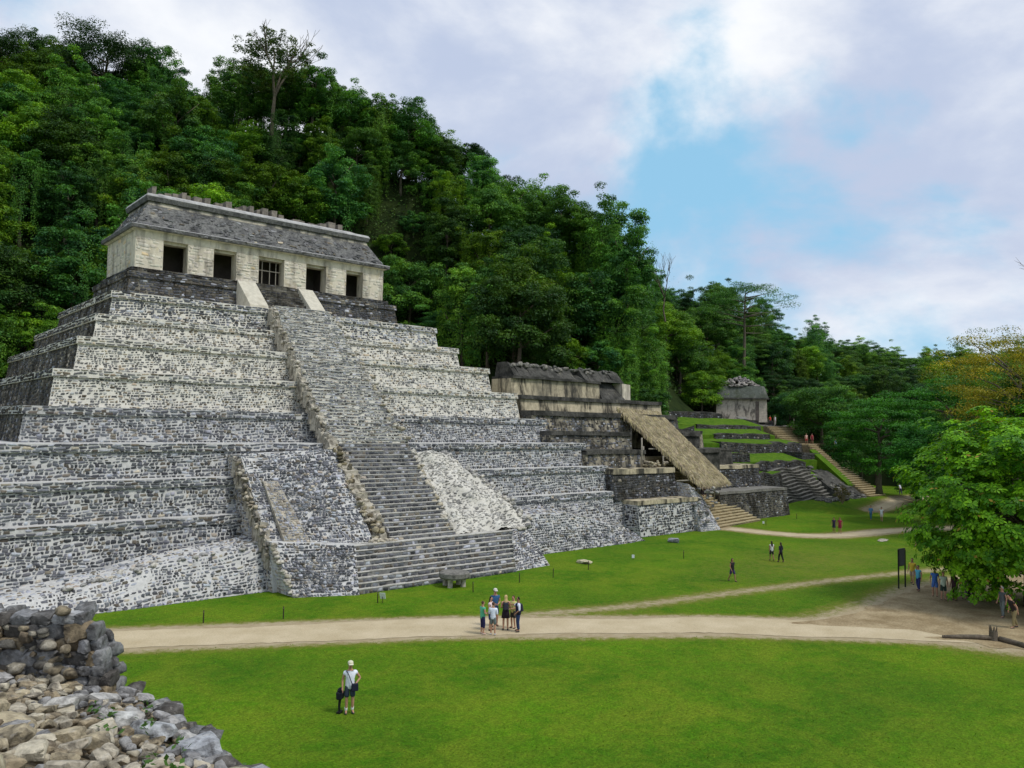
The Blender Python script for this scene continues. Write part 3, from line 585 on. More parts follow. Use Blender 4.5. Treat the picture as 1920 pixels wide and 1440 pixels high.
# lower left buttress block
lb = MB(); lb.hexa([(-10.35, -17.9, 0), (-7.0, -19.55, 0), (-7.0, -14, 0), (-10.55, -14, 0), (-10.75, -15.5, 2.95), (-5.7, -16.75, 2.52), (-5.7, -14, 2.52), (-10.75, -14, 2.95)])
LBO = lb.build('stair_buttress', MT['mortar_low'], PYR)
for s in masonry((-10.35, -17.9, 0), (-7.0, -19.55, 0), (-5.7, -16.75, 2.52), (-10.75, -15.5, 2.95), **KL): ALLST.append((LBO, s))
stones_obj('flank_masonry', masonry((-10.55, -14, 0), (-10.35, -17.9, 0), (-10.75, -15.5, 2.95), (-10.75, -14, 2.95), ch=(.15, .25), sl=(.16, .34), gap=.05, skip=.12, lum=(.22, .42), light=.4, warm=.6, jit=.4), MT['stone'], LBO)
for k in range(26):
    t = k/26; rock(LBO, (-10.38+R(-.12, .15)-.35*t, -17.8+2.3*t+R(-.15, .15), .1+2.8*t+R(-.15, .1)), (R(.14, .3), R(.14, .3), R(.1, .2)), None, random.choice([(.5, .46, .36), (.42, .38, .3), (.6, .56, .48)]))
# left cheek of the lower stairs: a ragged overhanging break
lc = empty('broken_cheek'); lc.parent = PYR
ragged('cheek_core', 22, (-3.2, -16.1, 2.75), (-3.3, -9.1, 8.9), .25, .6, 1.5, .28, 'core', lc)
for k in range(130):
    t = (k+R(0, 1))/130; yy = -9.0-7.2*t; zz = 8.75-6.2*t; dark = t < .35
    col = random.choice([(.14, .12, .08), (.10, .09, .06), (.2, .17, .1)]) if dark and R(0, 1) < .75 else random.choice([(.5, .45, .33), (.4, .34, .22), (.56, .5, .4), (.2, .16, .1)])
    rock(lc, (-3.3+R(-.5, .5), yy+R(-.3, .3), zz+R(-.45, .25)), (R(.14, .36), R(.14, .34), R(.10, .26)), None, col)
for k in range(14):
    rock(lc, (-3.4+R(-.9, .9), -16.2+R(-.4, .3), 2.5+R(-.05, .15)), (R(.15, .35), R(.15, .3), R(.08, .16)), None, random.choice([(.5, .45, .34), (.56, .5, .4)]))
# right: white rubble slope, its buttress and aprons
def rubble_slope():
    n, m = 46, 46; V = []; rs = np.random.RandomState(8)
    ph = rs.uniform(0, 6, 6)
    for j in range(m+1):
        t = j/m; y = -15.9+(-9.2+15.9)*t; z = 2.5+(7.95-2.5)*min(1, t*1.04)
        xa = 2.2+1.15*t+.18*math.sin(t*17)+.1*math.sin(t*41); xb = (10.1-.7*t-4.3*max(0, t-.3)**1.2)+.25*math.sin(t*13+1)+.12*math.sin(t*31)
        for i in range(n+1):
            s = i/n; x = xa+(xb-xa)*s; bump = .16*math.sin(x*1.7+ph[0]+y*.6)+.12*math.sin(y*2.3+ph[1]+x)+.07*math.sin(x*4.1+ph[2])*math.sin(y*3.7+ph[3])
            edge = min(1, s*9, (1-s)*7); V.append((x+rs.uniform(-.03, .03), y-.45*edge*(1-t*.3)-bump*edge, z+bump*edge*.8+rs.uniform(-.05, .05)-(1-edge)*.45*(1-t)*0))
    b0 = len(V)
    Q = [(j*(n+1)+i, j*(n+1)+i+1, (j+1)*(n+1)+i+1, (j+1)*(n+1)+i) for j in range(m) for i in range(n)]
    # skirt down into the mass
    for j in (0, m):
        pass
    per = [j*(n+1) for j in range(m+1)]; per2 = [j*(n+1)+n for j in range(m+1)]
    for lst, dx, fl in ((per, .5, False), (per2, -.9, True)):
        o0 = len(V)
        for k in lst: v = V[k]; V.append((v[0]+dx, v[1]+1.2, v[2]-1.6))
        for a in range(len(lst)-1):
            f = (lst[a], lst[a+1], o0+a+1, o0+a); Q.append(f if not fl else f[::-1])
    o = mobj('rubble_slope', np_mesh('rubble_slope', V, Q, None, MT['rubble'], False), PYR)
    g = []
    for k in range(1300):
        i, j = rs.randint(2, n-1), rs.randint(1, m-1); v = np.array(V[j*(n+1)+i]); s_ = rs.uniform(.04, .10)*(1.6 if rs.rand() < .12 else 1)
        nv = np.array([rs.uniform(-.2, .2), -.65, .75]); nv /= np.linalg.norm(nv); a = np.cross(nv, [rs.uniform(-.4, .4), .3, 1]); a /= np.linalg.norm(a); b = np.cross(nv, a)
        sa, sb = s_*rs.uniform(1, 1.9), s_*rs.uniform(.6, 1); q = [v+a*sa*x+b*sb*y for x, y in ((-1, -1), (1, -.8), (.9, 1), (-.9, .9))]
        vs = [p-nv*.05 for p in q]+[v+(p-v)*.7+nv*rs.uniform(.02, .09) for p in q]; L_ = rs.uniform(.16, .36) if rs.rand() < .5 else rs.uniform(.42, .6)
        # orient so the outer face points out
        if np.dot(np.cross(vs[5]-vs[4], vs[7]-vs[4]), nv) < 0: vs = [vs[0], vs[3], vs[2], vs[1], vs[4], vs[7], vs[6], vs[5]]
        g.append((np.array(vs), np.array([1.03, 1, .92])*L_))
    stones_obj('embedded_stones', g, MT['stone'], o)
    for k in range(60):      # ragged right and lower edges
        t = R(0, 1); xb = (10.1-.7*t-4.3*max(0, t-.3)**1.2); rock(o, (xb+R(-.35, .2), -15.9+6.7*t-.25, 2.5+5.4*t+R(-.1, .2)), (R(.15, .32), R(.15, .3), R(.12, .24)), None, random.choice([(.5, .48, .44), (.36, .35, .34), (.62, .58, .5)]))
    for k in range(46):      # ragged edge towards the stairs
        t = (k+R(0, 1))/46; rock(o, (2.25+1.15*t+R(-.15, .3), -15.9+6.7*t-.2, 2.6+5.4*t+R(-.15, .3)), (R(.15, .34), R(.15, .34), R(.12, .26)), None, random.choice([(.6, .55, .45), (.5, .44, .32), (.66, .62, .54)]))
rubble_slope()
tp = MB(); tp.box(-4.4, 8.6, -16.62, -15.0, 1.6, 2.42); TPO = tp.build('stair_landing', MT['tread'], PYR)
for k in range(26): rock(TPO, (R(7.3, 9.4), R(-16.6, -15.6), 2.25+R(0, .3)), (R(.18, .38), R(.18, .35), R(.12, .22)), None, random.choice([(.5, .47, .41), (.4, .38, .35), (.58, .54, .46)]))
rb = MB()
rb.hexa([(5.5, -19.2, 0), (9.4, -18.9, 0), (13, -12, 0), (5.5, -12, 0), (7.7, -16.6, 2.5), (9.3, -16.2, 2.6), (11.0, -12, 2.6), (7.7, -12, 2.5)])
RBO = rb.build('stair_buttress', MT['mortar_low'], PYR)
for s in masonry((5.5, -19.2, 0), (9.4, -18.9, 0), (9.3, -16.2, 2.6), (7.7, -16.6, 2.5), **KL): ALLST.append((RBO, s))
ap = MB()
def apron(b, xs, zt, yt, ybase, back):
    for (x0, z0), (x1, z1) in zip(zip(xs[:-1], zt[:-1]), zip(xs[1:], zt[1:])):
        b.hexa([(x0, ybase, -.2), (x1, ybase, -.2), (x1, back, -.2), (x0, back, -.2), (x0, yt, z0), (x1, yt, z1), (x1, back, z1+.25), (x0, back, z0+.25)])
LX = [-29, -21.9, -19.4, -16.7, -14, -12, -10.6]; LZ = [.3, .97, 1.38, 1.96, 2.2, 2.4, 2.7]
RX = [9.2, 11.4, 14.5, 17.2, 20, 22.7, 25.6]; RZ = [2.9, 3.1, 3.0, 2.75, 2.1, 1.5, .55]
apron(ap, LX, LZ, -13.9, -15.4, -11.3); APO = ap.build('apron', MT['mortar_low'], PYR)
ap = MB(); apron(ap, RX, RZ, -13.6, -14.9, -11.3); APR = ap.build('apron', MT['mortar_low'], PYR)
for xs, zs, yt, yb_ in ((LX, LZ, -13.9, -15.4), (RX, RZ, -13.6, -14.9)):
    for k in range(len(xs)-1):
        kk = dict(KL); kk.update(gap=.04)
        for s in masonry((xs[k], yb_, -.1), (xs[k+1], yb_, -.1), (xs[k+1], yt, zs[k+1]), (xs[k], yt, zs[k]), **kk): ALLST.append((APO if xs is LX else APR, s))
for xs, zs, yt, oo in ((LX, LZ, -13.9, APO), (RX, RZ, -13.6, APR)):
    st = []
    for k in range(len(xs)-1): st += masonry((xs[k], yt, zs[k]), (xs[k+1], yt, zs[k+1]), (xs[k+1], -11.3, zs[k+1]+.25), (xs[k], -11.3, zs[k]+.25), ch=(.2, .34), sl=(.2, .45), gap=.05, skip=.35, lum=(.08, .3), light=.4, warm=.3, jit=.5)
    stones_obj('top_masonry', st, MT['stone'], oo)
for k in range(40):
    x = R(-21.5, -10.8); z = np.interp(x, LX, LZ); rock(APO, (x, -13.7+R(-.3, .8), z+R(-.02, .14)), (R(.15, .3), R(.15, .3), R(.08, .16)), None, random.choice([(.5, .48, .43), (.4, .39, .37), (.56, .53, .46)]))
for k in range(30):
    x = R(12, 25); z = np.interp(x, RX, RZ); rock(APR, (x, -13.4+R(-.3, .8), z+R(-.02, .14)), (R(.15, .3), R(.15, .3), R(.08, .16)), None, random.choice([(.5, .48, .43), (.4, .39, .37), (.56, .53, .46)]))
# pale ledge edge of the broad sixth tier
# nearest 300 stones are pieces of their own, the rest joined per part
def split_stones():
    cx = np.array([s[0].mean(0) for _, s in ALLST]); d = cx-np.array(CAMP); x = d@np.array(rc); y = d@np.array(uc); z = d@np.array(FW)
    u = 960+1480.5*x/z; v = 720-1480.5*y/z; inside = (u > 5) & (u < 1915) & (v > 5) & (v < 1110) & ((u > 190) | (v < 1110))
    ar = np.array([np.linalg.norm(np.cross(s[0][8]-s[0][6], s[0][10]-s[0][7])) for _, s in ALLST]); sc = np.where(inside, ar/z**2, -1)
    top = set(np.argsort(-sc)[:290].tolist()); rest = {}
    for i, (o, s) in enumerate(ALLST):
        if i in top:
            c = s[0].mean(0); me = np_mesh('stone', s[0]-c, SQ, np.repeat(s[1][None], 12, 0), MT['stone']); mobj('stone', me, o, c)
        else: rest.setdefault(o, []).append(s)
    for o, st in rest.items(): stones_obj('masonry', st, MT['stone'], o)
    print('pyramid stones', len(ALLST))
split_stones()

# ------------------------------------------------------------------ temple on top
TEM = empty('temple', (0, 13.8, 23.12), 0, 'cream stone temple with five doorways and dark mansard roof atop the pyramid', 'temple')
def tm(b, name, mat, parent=TEM, bev=0):
    b.V = [(x, y-13.8, z-23.12) for x, y, z in b.V]; o = b.build(name, mat, parent)
    if bev: m = o.modifiers.new('bevel', 'BEVEL'); m.width = bev; m.segments = 2; m.limit_method = 'ANGLE'
    return o
DX = [(-9.92, -7.85), (-5.55, -3.50), (-1.33, 1.18), (3.48, 5.60), (7.87, 9.78)]
zf, zt, zd = 23.12, 26.42, 25.82
edges = [-12.22]+[e for d in DX for e in d]+[12.22]
for k in range(0, len(edges), 2):
    a, c = edges[k], edges[k+1]; b = MB(); b.box(a, c, 9.52, 10.72, zf, zd-.002); p = tm(b, 'pier', MT['plaster'], bev=.04)
    st = masonry((a+.03, 9.515, zf), (c-.03, 9.515, zf), (c-.03, 9.515, zd), (a+.03, 9.515, zd), ch=(.2, .36), sl=(.35, .95), gap=.008, depth=(.004, .022), skip=.35, lum=(.60, .70), light=0, warm=.04, tint=(1.02, .94, .78))
    for s in st: s[0][:] -= np.array([0, 13.8, 23.12])
    stones_obj('pier_blocks', st, MT['plasterblock'], p)
b = MB(); b.box(-12.22, 12.22, 9.523, 10.72, zd, zt); tm(b, 'lintel_band', MT['plaster'])
for a, c in DX:      # set-back lintel and jambs
    b = MB(); b.box(a-.0, c+.0, 9.9, 10.7, zd-.22, zd+.002); tm(b, 'lintel', MT['plaster'])
b = MB(); b.box(-12.218, -11.2, 10.72, 18.05, zf, zt); w_ = tm(b, 'side_wall', MT['plaster'], bev=.04)
st = masonry((-12.225, 18.0, zf), (-12.225, 10.7, zf), (-12.225, 10.7, zt), (-12.225, 18.0, zt), ch=(.2, .36), sl=(.35, .95), gap=.008, depth=(.004, .022), skip=.35, lum=(.52, .66), light=0, warm=.06, tint=(1.02, .94, .78))
for s in st: s[0][:] -= np.array([0, 13.8, 23.12])
stones_obj('wall_blocks', st, MT['plasterblock'], w_)
b = MB(); b.box(11.2, 12.218, 10.72, 18.05, zf, zt); tm(b, 'side_wall', MT['plaster'])
b = MB(); b.box(-11.2, 11.2, 17.0, 18.04, zf, zt); tm(b, 'back_wall', MT['plaster'])
b = MB(); b.box(-11.2, 11.2, 13.2, 14.0, zf, zt); iw = tm(b, 'inner_wall', MT['inner_shade'])
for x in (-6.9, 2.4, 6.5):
    b = MB(); b.box(x-.35, x+.35, 10.73, 13.2, zf, zt); tm(b, 'partition', MT['inner_shade'])
b = MB()
for x in (-.75, .0, .62): b.box(x, x+.07, 10.2, 10.27, zf, zd-.25)
b.box(-1.33, 1.18, 10.19, 10.26, 24.6, 24.68); tm(b, 'doorway_railing', MT['wood'])
# cornice, mansard, upper cornice, roof comb stumps
def ring(z0, z1, o0, o1, name, mat, y0=9.52, y1=18.05, hw=12.22, bev=.03):
    b = MB(); b.hexa([(-hw-o0, y0-o0, z0), (hw+o0, y0-o0, z0), (hw+o0, y1+o0, z0), (-hw-o0, y1+o0, z0), (-hw-o1, y0-o1, z1), (hw+o1, y0-o1, z1), (hw+o1, y1+o1, z1), (-hw-o1, y1+o1, z1)])
    return tm(b, name, mat, bev=bev)
ring(26.42, 26.50, .12, .30, 'cornice', MT['plaster']); ring(26.50, 26.80, .46, .50, 'cornice', MT['roofstone']); ring(26.802, 26.87, .50, .44, 'cornice_lip', MT['ridge'])
def broken_edge():
    for k in range(60):
        x = R(-12.5, 12.5); rock(TEM, (x, 9.08-13.8+R(-.02, .05), 26.66+R(-.08, .1)-23.12), (R(.15, .35), R(.08, .14), R(.06, .14)), (0, 0, R(-.2, .2)), random.choice([(.17, .17, .17), (.25, .24, .22), (.12, .12, .12)]), 'cornice_stone')
broken_edge()
ring(26.80, 29.02, .12, -1.22, 'roof', MT['roofstone']); ring(29.02, 29.40, -1.24, -1.36, 'frieze_band', MT['plaster_stain'])
ring(29.40, 29.80, -1.18, -1.06, 'upper_cornice', MT['roofstone']); ring(29.80, 30.06, -1.06, -1.2, 'roof_edge', MT['ridge']); ring(30.06, 30.50, -1.5, -2.6, 'roof_top', MT['ridge'])
st = masonry((-12.2, 9.38, 26.95), (12.2, 9.38, 26.95), (11.0, 10.70, 28.98), (-11.0, 10.70, 28.98), ch=(.12, .26), sl=(.2, .6), gap=.015, depth=(.004, .03), skip=.72, lum=(.06, .22), light=.05, warm=.2, jit=.9, tint=(1, 1, 1))+masonry((-12.33, 18, 26.95), (-12.33, 9.45, 26.95), (-11.02, 10.75, 28.98), (-11.02, 17, 28.98), ch=(.12, .26), sl=(.2, .6), gap=.02, depth=(.01, .05), skip=.72, lum=(.08, .24), light=.08, warm=.2, jit=.9, tint=(1, 1, 1))
for s in st: s[0][:] -= np.array([0, 13.8, 23.12])
stones_obj('roof_facing', st, MT['stone'], TEM)
# hollow stucco scars in the frieze
for (x, z) in ((-8.9, 27.75), (.35, 27.7)):
    b = MB(); b.hexa([(x-.35, 9.62+(z-26.8)*.62-.25, z-.28), (x+.45, 9.62+(z-26.8)*.62-.25, z-.28), (x+.4, 11.2, z-.28), (x-.4, 11.2, z-.28), (x-.28, 9.62+(z-26.8)*.62+.12, z+.22), (x+.36, 9.62+(z-26.8)*.62+.12, z+.22), (x+.3, 11.2, z+.2), (x-.3, 11.2, z+.2)])
    tm(b, 'stucco_scar', MT['plaster_light'])
x = -10.2
while x < 10.3:
    w = R(.3, .75); h = R(.2, .85); b = MB(); b.box(x, x+w, 12.6+R(-.2, .2), 13.9, 30.35, 30.45+h, .05); tm(b, 'comb_stump', MT['roofcomb']); x += w+R(.03, .4)

# ------------------------------------------------------------------ terraced temple to the west with its thatched shelter
T13 = empty('terraced_temple', (33, -6, 0), 0, 'low ruined temple on blackened plaster terraces right of the great pyramid', 'temple')
OFF13 = np.array([33, -6, 0.])
def wl(b, name, mat, parent, off):
    b.V = [(x-off[0], y-off[1], z-off[2]) for x, y, z in b.V]; return b.build(name, mat, parent)
def terrace(parent, off, x0, x1, y, yb, z0, z1, bat=.25, mh=.35, mo=.12, mat='oldwall', mm='blackstone', top=None, stones=None, seed=None, rough=.04):
    b = MB(); n = max(2, int((x1-x0)/2.2)); xs = np.linspace(x0, x1, n+1); rs = np.random.RandomState(int(abs(x0*13+y*7+z1*31)) % 9999)
    ys = y+rs.uniform(-.12, .12, n+1); zz = z1+rs.uniform(-rough, rough, n+1)
    for k in range(n):
        b.hexa([(xs[k], ys[k]-bat, z0), (xs[k+1], ys[k+1]-bat, z0), (xs[k+1], yb, z0), (xs[k], yb, z0), (xs[k], ys[k], zz[k]-mh), (xs[k+1], ys[k+1], zz[k+1]-mh), (xs[k+1], yb, zz[k+1]-mh), (xs[k], yb, zz[k]-mh)])
    o = wl(b, 'terrace_wall', MT[mat], parent, off); b = MB()
    for k in range(n):
        b.hexa([(xs[k], ys[k]-mo, zz[k]-mh), (xs[k+1], ys[k+1]-mo, zz[k+1]-mh), (xs[k+1], yb, zz[k+1]-mh), (xs[k], yb, zz[k]-mh), (xs[k], ys[k]-mo+.03, zz[k]), (xs[k+1], ys[k+1]-mo+.03, zz[k+1]), (xs[k+1], yb, zz[k+1]), (xs[k], yb, zz[k])])
    wl(b, 'coping', MT[mm], o, (0, 0, 0))
    for v in o.children: v.location = (-off[0], -off[1], -off[2])
    if top:
        b = MB()
        for k in range(n): b.hexa([(xs[k], ys[k]-mo+.1, zz[k]-.1), (xs[k+1], ys[k+1]-mo+.1, zz[k+1]-.1), (xs[k+1], yb, zz[k+1]-.1), (xs[k], yb, zz[k]-.1), (xs[k], ys[k]-mo+.12, zz[k]+.02), (xs[k+1], ys[k+1]-mo+.12, zz[k+1]+.02), (xs[k+1], yb, zz[k+1]+.04), (xs[k], yb, zz[k]+.04)])
        t = wl(b, 'ledge', MT[top], o, (0, 0, 0)); t.location = (-off[0], -off[1], -off[2])
    if stones:
        st = []
        st += masonry((xs[0], yb, z0), (xs[0], ys[0]-bat, z0), (xs[0], ys[0], zz[0]-mh), (xs[0], yb, zz[0]-mh), **stones)
        for k in range(n): st += masonry((xs[k], ys[k]-bat, z0), (xs[k+1], ys[k+1]-bat, z0), (xs[k+1], ys[k+1], zz[k+1]-mh), (xs[k], ys[k], zz[k]-mh), **stones)
        so_ = stones_obj('masonry', st, MT['stone_dark' if mat != 'mortar_low' else 'stone'], o); so_.location = (-off[0], -off[1], -off[2])
    return o
KD = dict(ch=(.18, .3), sl=(.22, .6), gap=.02, skip=.12, lum=(.04, .18), light=.1, warm=.2)
KO = dict(ch=(.18, .3), sl=(.22, .6), gap=.02, skip=.45, lum=(.04, .30), light=.15, warm=.3, depth=(.01, .05))
KM = dict(ch=(.18, .3), sl=(.2, .5), gap=.04, skip=.08, lum=(.07, .28), light=.25, warm=.15)
terrace(T13, OFF13, 27.0, 36.6, -12.7, -9, -.1, 3.35, .5, .4, .12, 'mortar_low', 'plasterdark', None, dict(KM, lum=(.03, .16), light=.12, gap=.03))
terrace(T13, OFF13, 25.8, 35.6, -10.5, -7, 3.3, 6.25, .45, .5, .14, 'blackstone', 'plasterdark', None, KD)
terrace(T13, OFF13, 24.0, 33.0, -8.5, -5, 6.2, 8.05, .25, .4, .2, 'oldwall', 'blackstone', 'blackstone', KO)
terrace(T13, OFF13, 42.2, 46.4, -8.5, -5, 3, 8.05, .25, .4, .2, 'blackstone', 'blackstone', 'blackstone')
terrace(T13, OFF13, 42, 45.4, -6.5, -3, 3, 9.86, .25, .4, .2, 'blackstone', 'blackstone')
terrace(T13, OFF13, 21.4, 33.2, -6.5, -3, 8.0, 9.86, .25, .4, .2, 'oldwall', 'blackstone', None, KO)
terrace(T13, OFF13, 20.8, 43.6, -4.5, -1, 9.8, 11.86, .3, .5, .25, 'oldwall', 'blackstone', None, KO)
terrace(T13, OFF13, 21, 43.5, -2.5, 2, 11.8, 13.45, .2, .4, .25, 'plasterdark', 'blackstone')
terrace(T13, OFF13, 21, 34.2, -1.0, 2, 13.4, 15.45, .15, .25, .3, 'plasterdark', 'blackstone', rough=.08)
# fallen roof of the upper chamber
b = MB(); rs_ = np.random.RandomState(4); xs = np.linspace(21.4, 38.4, 22)
for k in range(21):
    h0, h1 = 16.75+rs_.uniform(-.25, .2), 16.75+rs_.uniform(-.25, .2)
    if k in (11, 12): h0 = h1 = 16.05
    b.hexa([(xs[k], -1.1, 15.45), (xs[k+1], -1.1, 15.45), (xs[k+1], 2, 15.45), (xs[k], 2, 15.45), (xs[k]+.02, .1, h0), (xs[k+1]-.02, .1+rs_.uniform(-.2, .2), h1), (xs[k+1]-.02, 1.7, h1), (xs[k]+.02, 1.7, h0)])
wl(b, 'roof', MT['blackstone'], T13, OFF13)
b = MB(); b.hexa([(34.2, -1.6, 13.45), (38.2, -1.6, 13.45), (38.2, 2, 13.45), (34.2, 2, 13.45), (34.2, -.2, 15.5), (37.2, -.1, 15.5), (37.2, 2, 15.5), (34.2, 2, 15.5)]); wl(b, 'roof', MT['blackstone'], T13, OFF13)
b = MB(); b.box(37.9, 39.3, -1.3, .2, 13.44, 15.35, .05); wl(b, 'pier', MT['plaster'], T13, OFF13)
for k in range(90):
    x = R(21.6, 38.3); rock(T13, np.array((x, R(-.3, .6), 16.6+R(-.35, .2)))-OFF13, (R(.2, .45), R(.2, .4), R(.12, .3)), None, random.choice([(.10, .10, .09), (.2, .19, .17), (.3, .28, .24)]))
# buttress of pale rubble beside the stairs
b = MB(); b.hexa([(35.4, -13.9, 0), (38.4, -14.2, 0), (38.4, -9, 0), (35.4, -9, 0), (35.9, -12.0, 4.6), (38.0, -12.2, 3.2), (38.0, -9, 3.2), (35.9, -9, 4.9)]); bo = wl(b, 'buttress', MT['mortar_low'], T13, OFF13)
so_ = stones_obj('masonry', masonry((35.4, -13.9, 0), (38.4, -14.2, 0), (38.0, -12.2, 3.2), (35.9, -12.0, 4.6), **dict(KM, jit=.4, lum=(.15, .4), light=.5)) + masonry((35.4, -9, 0), (35.4, -13.9, 0), (35.9, -12.0, 4.6), (35.9, -9, 4.9), **dict(KM, lum=(.2, .4), light=.4, warm=.4)), MT['stone'], bo); so_.location = tuple(-OFF13)
for k in range(60): rock(T13, np.array((R(35.3, 38.6), R(-14.0, -11.2), R(0, 1)**.7*4.4))-OFF13, (R(.15, .3), R(.15, .3), R(.1, .2)), None, random.choice([(.5, .47, .42), (.36, .35, .33), (.24, .23, .22)]))
# lower brown stairs, each step its own piece
n = 12; sroot = empty('stairway'); sroot.parent = T13; sroot.location = tuple(-OFF13)
for k in range(n):
    t0, t1 = k/n, (k+1)/n; y0, y1 = -13.6+4.2*t0, -13.6+4.2*t1; z0, z1 = 2.95*t0, 2.95*t1; a = 36.2+3.0*t0; c = 49.2-4.3*t0; sk = 1.6*(1-t0*.5)
    b = MB(); b.hexa([(a, y0-.15, z0-.3), (c, y0+sk-.15, z0-.3), (c, -8, z0-.3), (a, -8, z0-.3), (a, y0-.15, z1-.08), (c, y0+sk-.15, z1-.08), (c, -8, z1-.08), (a, -8, z1-.08)]); s_ = b.build('step', MT['brownstep'], sroot)
    b = MB(); m = 7
    for q in range(m):
        f0, f1 = q/m, (q+1)/m; xa, xb = a+(c-a)*f0, a+(c-a)*f1; ya, yb_ = y0+sk*f0-.2+R(-.03, .03), y0+sk*f1-.2+R(-.03, .03); dz = R(-.015, .015)
        b.hexa([(xa+.01, ya, z1-.1), (xb-.01, yb_, z1-.1), (xb-.01, -8, z1-.1), (xa+.01, -8, z1-.1), (xa+.01, ya, z1+dz), (xb-.01, yb_, z1+dz), (xb-.01, -8, z1+dz), (xa+.01, -8, z1+dz)])
    b.build('tread', MT['tread_warm'], s_)
# broken steps climbing under the thatch
for k in range(16):
    t = k/16; rk = np.array((36.6+1.2*t, -10.2+4*t, 3.0+4.2*t)); b = MB(); b.box(35.7+R(-.2, .2), 40.3+R(-.2, .2), -10.6+4.2*t, -5, 3.0+4.2*t-.4, 3.0+4.2*(t+1/16), .03); o_ = b.build('step', MT['brownstep' if k % 3 else 'tread_warm'], sroot)
for k in range(28): rock(T13, np.array((R(32.2, 35.2), R(-9.7, -8.9), 6.35+R(0, .45)))-OFF13, (R(.15, .35), R(.15, .3), R(.1, .22)), None, random.choice([(.5, .44, .3), (.4, .34, .22), (.3, .26, .2)]))
# walls right of the stairs
RW = empty('terrace_walls', (52, -8, 0), 0, 'grey stone terrace walls between the brown stairs and the grassy terraces', 'wall')
OFFR = np.array([52, -8, 0.])
terrace(RW, OFFR, 44.2, 58.2, -10.2, -6, -.2, 3.35, .5, .3, .1, 'mortar_dark', 'greytread', None, dict(KM, lum=(.03, .16), light=.10))
terrace(RW, OFFR, 43.5, 57.2, -7.0, -3, 3.2, 6.0, .4, .4, .1, 'blackstone', 'plasterdark', None, KD)
terrace(RW, OFFR, 44, 55, -4.6, -1, 5.9, 8.0, .3, .3, .1, 'blackstone', 'blackstone')
terrace(RW, OFFR, 43.2, 52, -2.4, 2, 7.9, 10.1, .3, .3, .1, 'oldwall', 'blackstone')
terrace(RW, OFFR, 43, 50, 0, 5, 10.0, 12.0, .3, .3, .1, 'blackstone', 'blackstone')

# ------------------------------------------------------------------ thatched shelter
TH = empty('thatched_shelter', (38, -8, 6), 0, 'long sloping straw thatch roof on grey poles over the broken stairs', 'shelter')
OT = np.array([38, -8, 6.])
A_, B_, C_, D_ = [np.array(p, float) for p in ((36.9, -12.4, 4.85), (42.0, -12.4, 4.95), (40.9, -3.9, 12.25), (34.0, -4.0, 12.45))]
nrm = np.cross(B_-A_, D_-A_); nrm /= np.linalg.norm(nrm)
b = MB(); b.hexa([A_-nrm*.35-OT, B_-nrm*.35-OT, C_-nrm*.35-OT, D_-nrm*.35-OT, A_-OT, B_-OT, C_-OT, D_-OT]); b.build('roof_bed', m_plain('thatch_bed', (.16, .125, .07), .9, .4, 5), TH)
def thatch():
    rs = np.random.RandomState(12); V = []; Cc = []
    down = (A_+B_-C_-D_)/2; down /= np.linalg.norm(down); side = np.cross(nrm, down)
    n = 15000; u = rs.uniform(-.015, 1.015, n); v = rs.uniform(-.02, 1.01, n)
    edge = rs.rand(n) < .2; v = np.where(edge & (rs.rand(n) < .35), rs.uniform(-.02, .03, n), v); u = np.where(edge & (v > .04), np.where(rs.rand(n) < .65, rs.uniform(-.03, .02, n), rs.uniform(.98, 1.03, n)), u)
    P = A_[None]*((1-u)*(1-v))[:, None]+B_[None]*(u*(1-v))[:, None]+C_[None]*(u*v)[:, None]+D_[None]*((1-u)*v)[:, None]
    wave = .1*np.sin(v*60+u*3)+.06*np.sin(u*40+v*9); P = P+nrm*(rs.uniform(0, .10, n)+.05*wave)[:, None]
    d = down[None]+side[None]*rs.normal(0, .30, (n, 1))-nrm[None]*rs.uniform(-.05, .16, (n, 1)); d += np.where((u < .03)[:, None], -side[None]*0+np.array([-.35, 0, -.6]), 0)
    d /= np.linalg.norm(d, axis=1)[:, None]; L_ = rs.uniform(.35, .85, n); w = rs.uniform(.02, .05, n)
    s = np.cross(d, nrm[None]); s /= np.linalg.norm(s, axis=1)[:, None]
    a = P-s*w[:, None]; b_ = P+s*w[:, None]; e = P+d*L_[:, None]-np.array([0, 0, 1.])*(.12*L_**2)[:, None]
    V = np.stack([a, b_, e+s*(w*.4)[:, None], e-s*(w*.4)[:, None]], 1).reshape(-1, 3)-OT
    c = np.array([.39, .34, .215])*rs.uniform(.45, 1.25, (n, 1))*np.c_[np.ones(n), rs.uniform(.9, 1.03, n), rs.uniform(.75, 1.1, n)]
    o = mobj('straw', np_mesh('straw', V, np.arange(4*n).reshape(-1, 4), np.repeat(c, 4, 0), MT['thatch']), TH); o['kind'] = 'stuff'
thatch()
def pole(x, y, z0, z1, r=.09):
    b = MB(); b.tube([(x-OT[0], y-OT[1], z0-OT[2]), (x+R(-.05, .05)-OT[0], y-OT[1], z1-OT[2])], [r, r*.85], 7); b.build('pole', MT['wood'], TH, True)
for x, y, z0, z1 in ((34.9, -5.2, 8.0, 10.9), (33.4, -8.1, 6.2, 8.4), (31.9, -9.1, 6.2, 9.3), (35.3, -9.2, 6.2, 7.4), (36.6, -9.6, 3.3, 7.0), (38.2, -11.5, 2.5, 5.1), (41.6, -11.2, 2.6, 5.3), (41.2, -6, 6.2, 10.0)): pole(x, y, z0, z1)
for y, z in ((-11.6, 4.95), (-8, 8.1), (-4.8, 10.9)):
    b = MB(); b.tube([(34.4-OT[0], y-OT[1], z-OT[2]), (41.8-OT[0], y-OT[1], z-OT[2])], .07, 6); b.build('rafter', MT['wood'], TH, True)

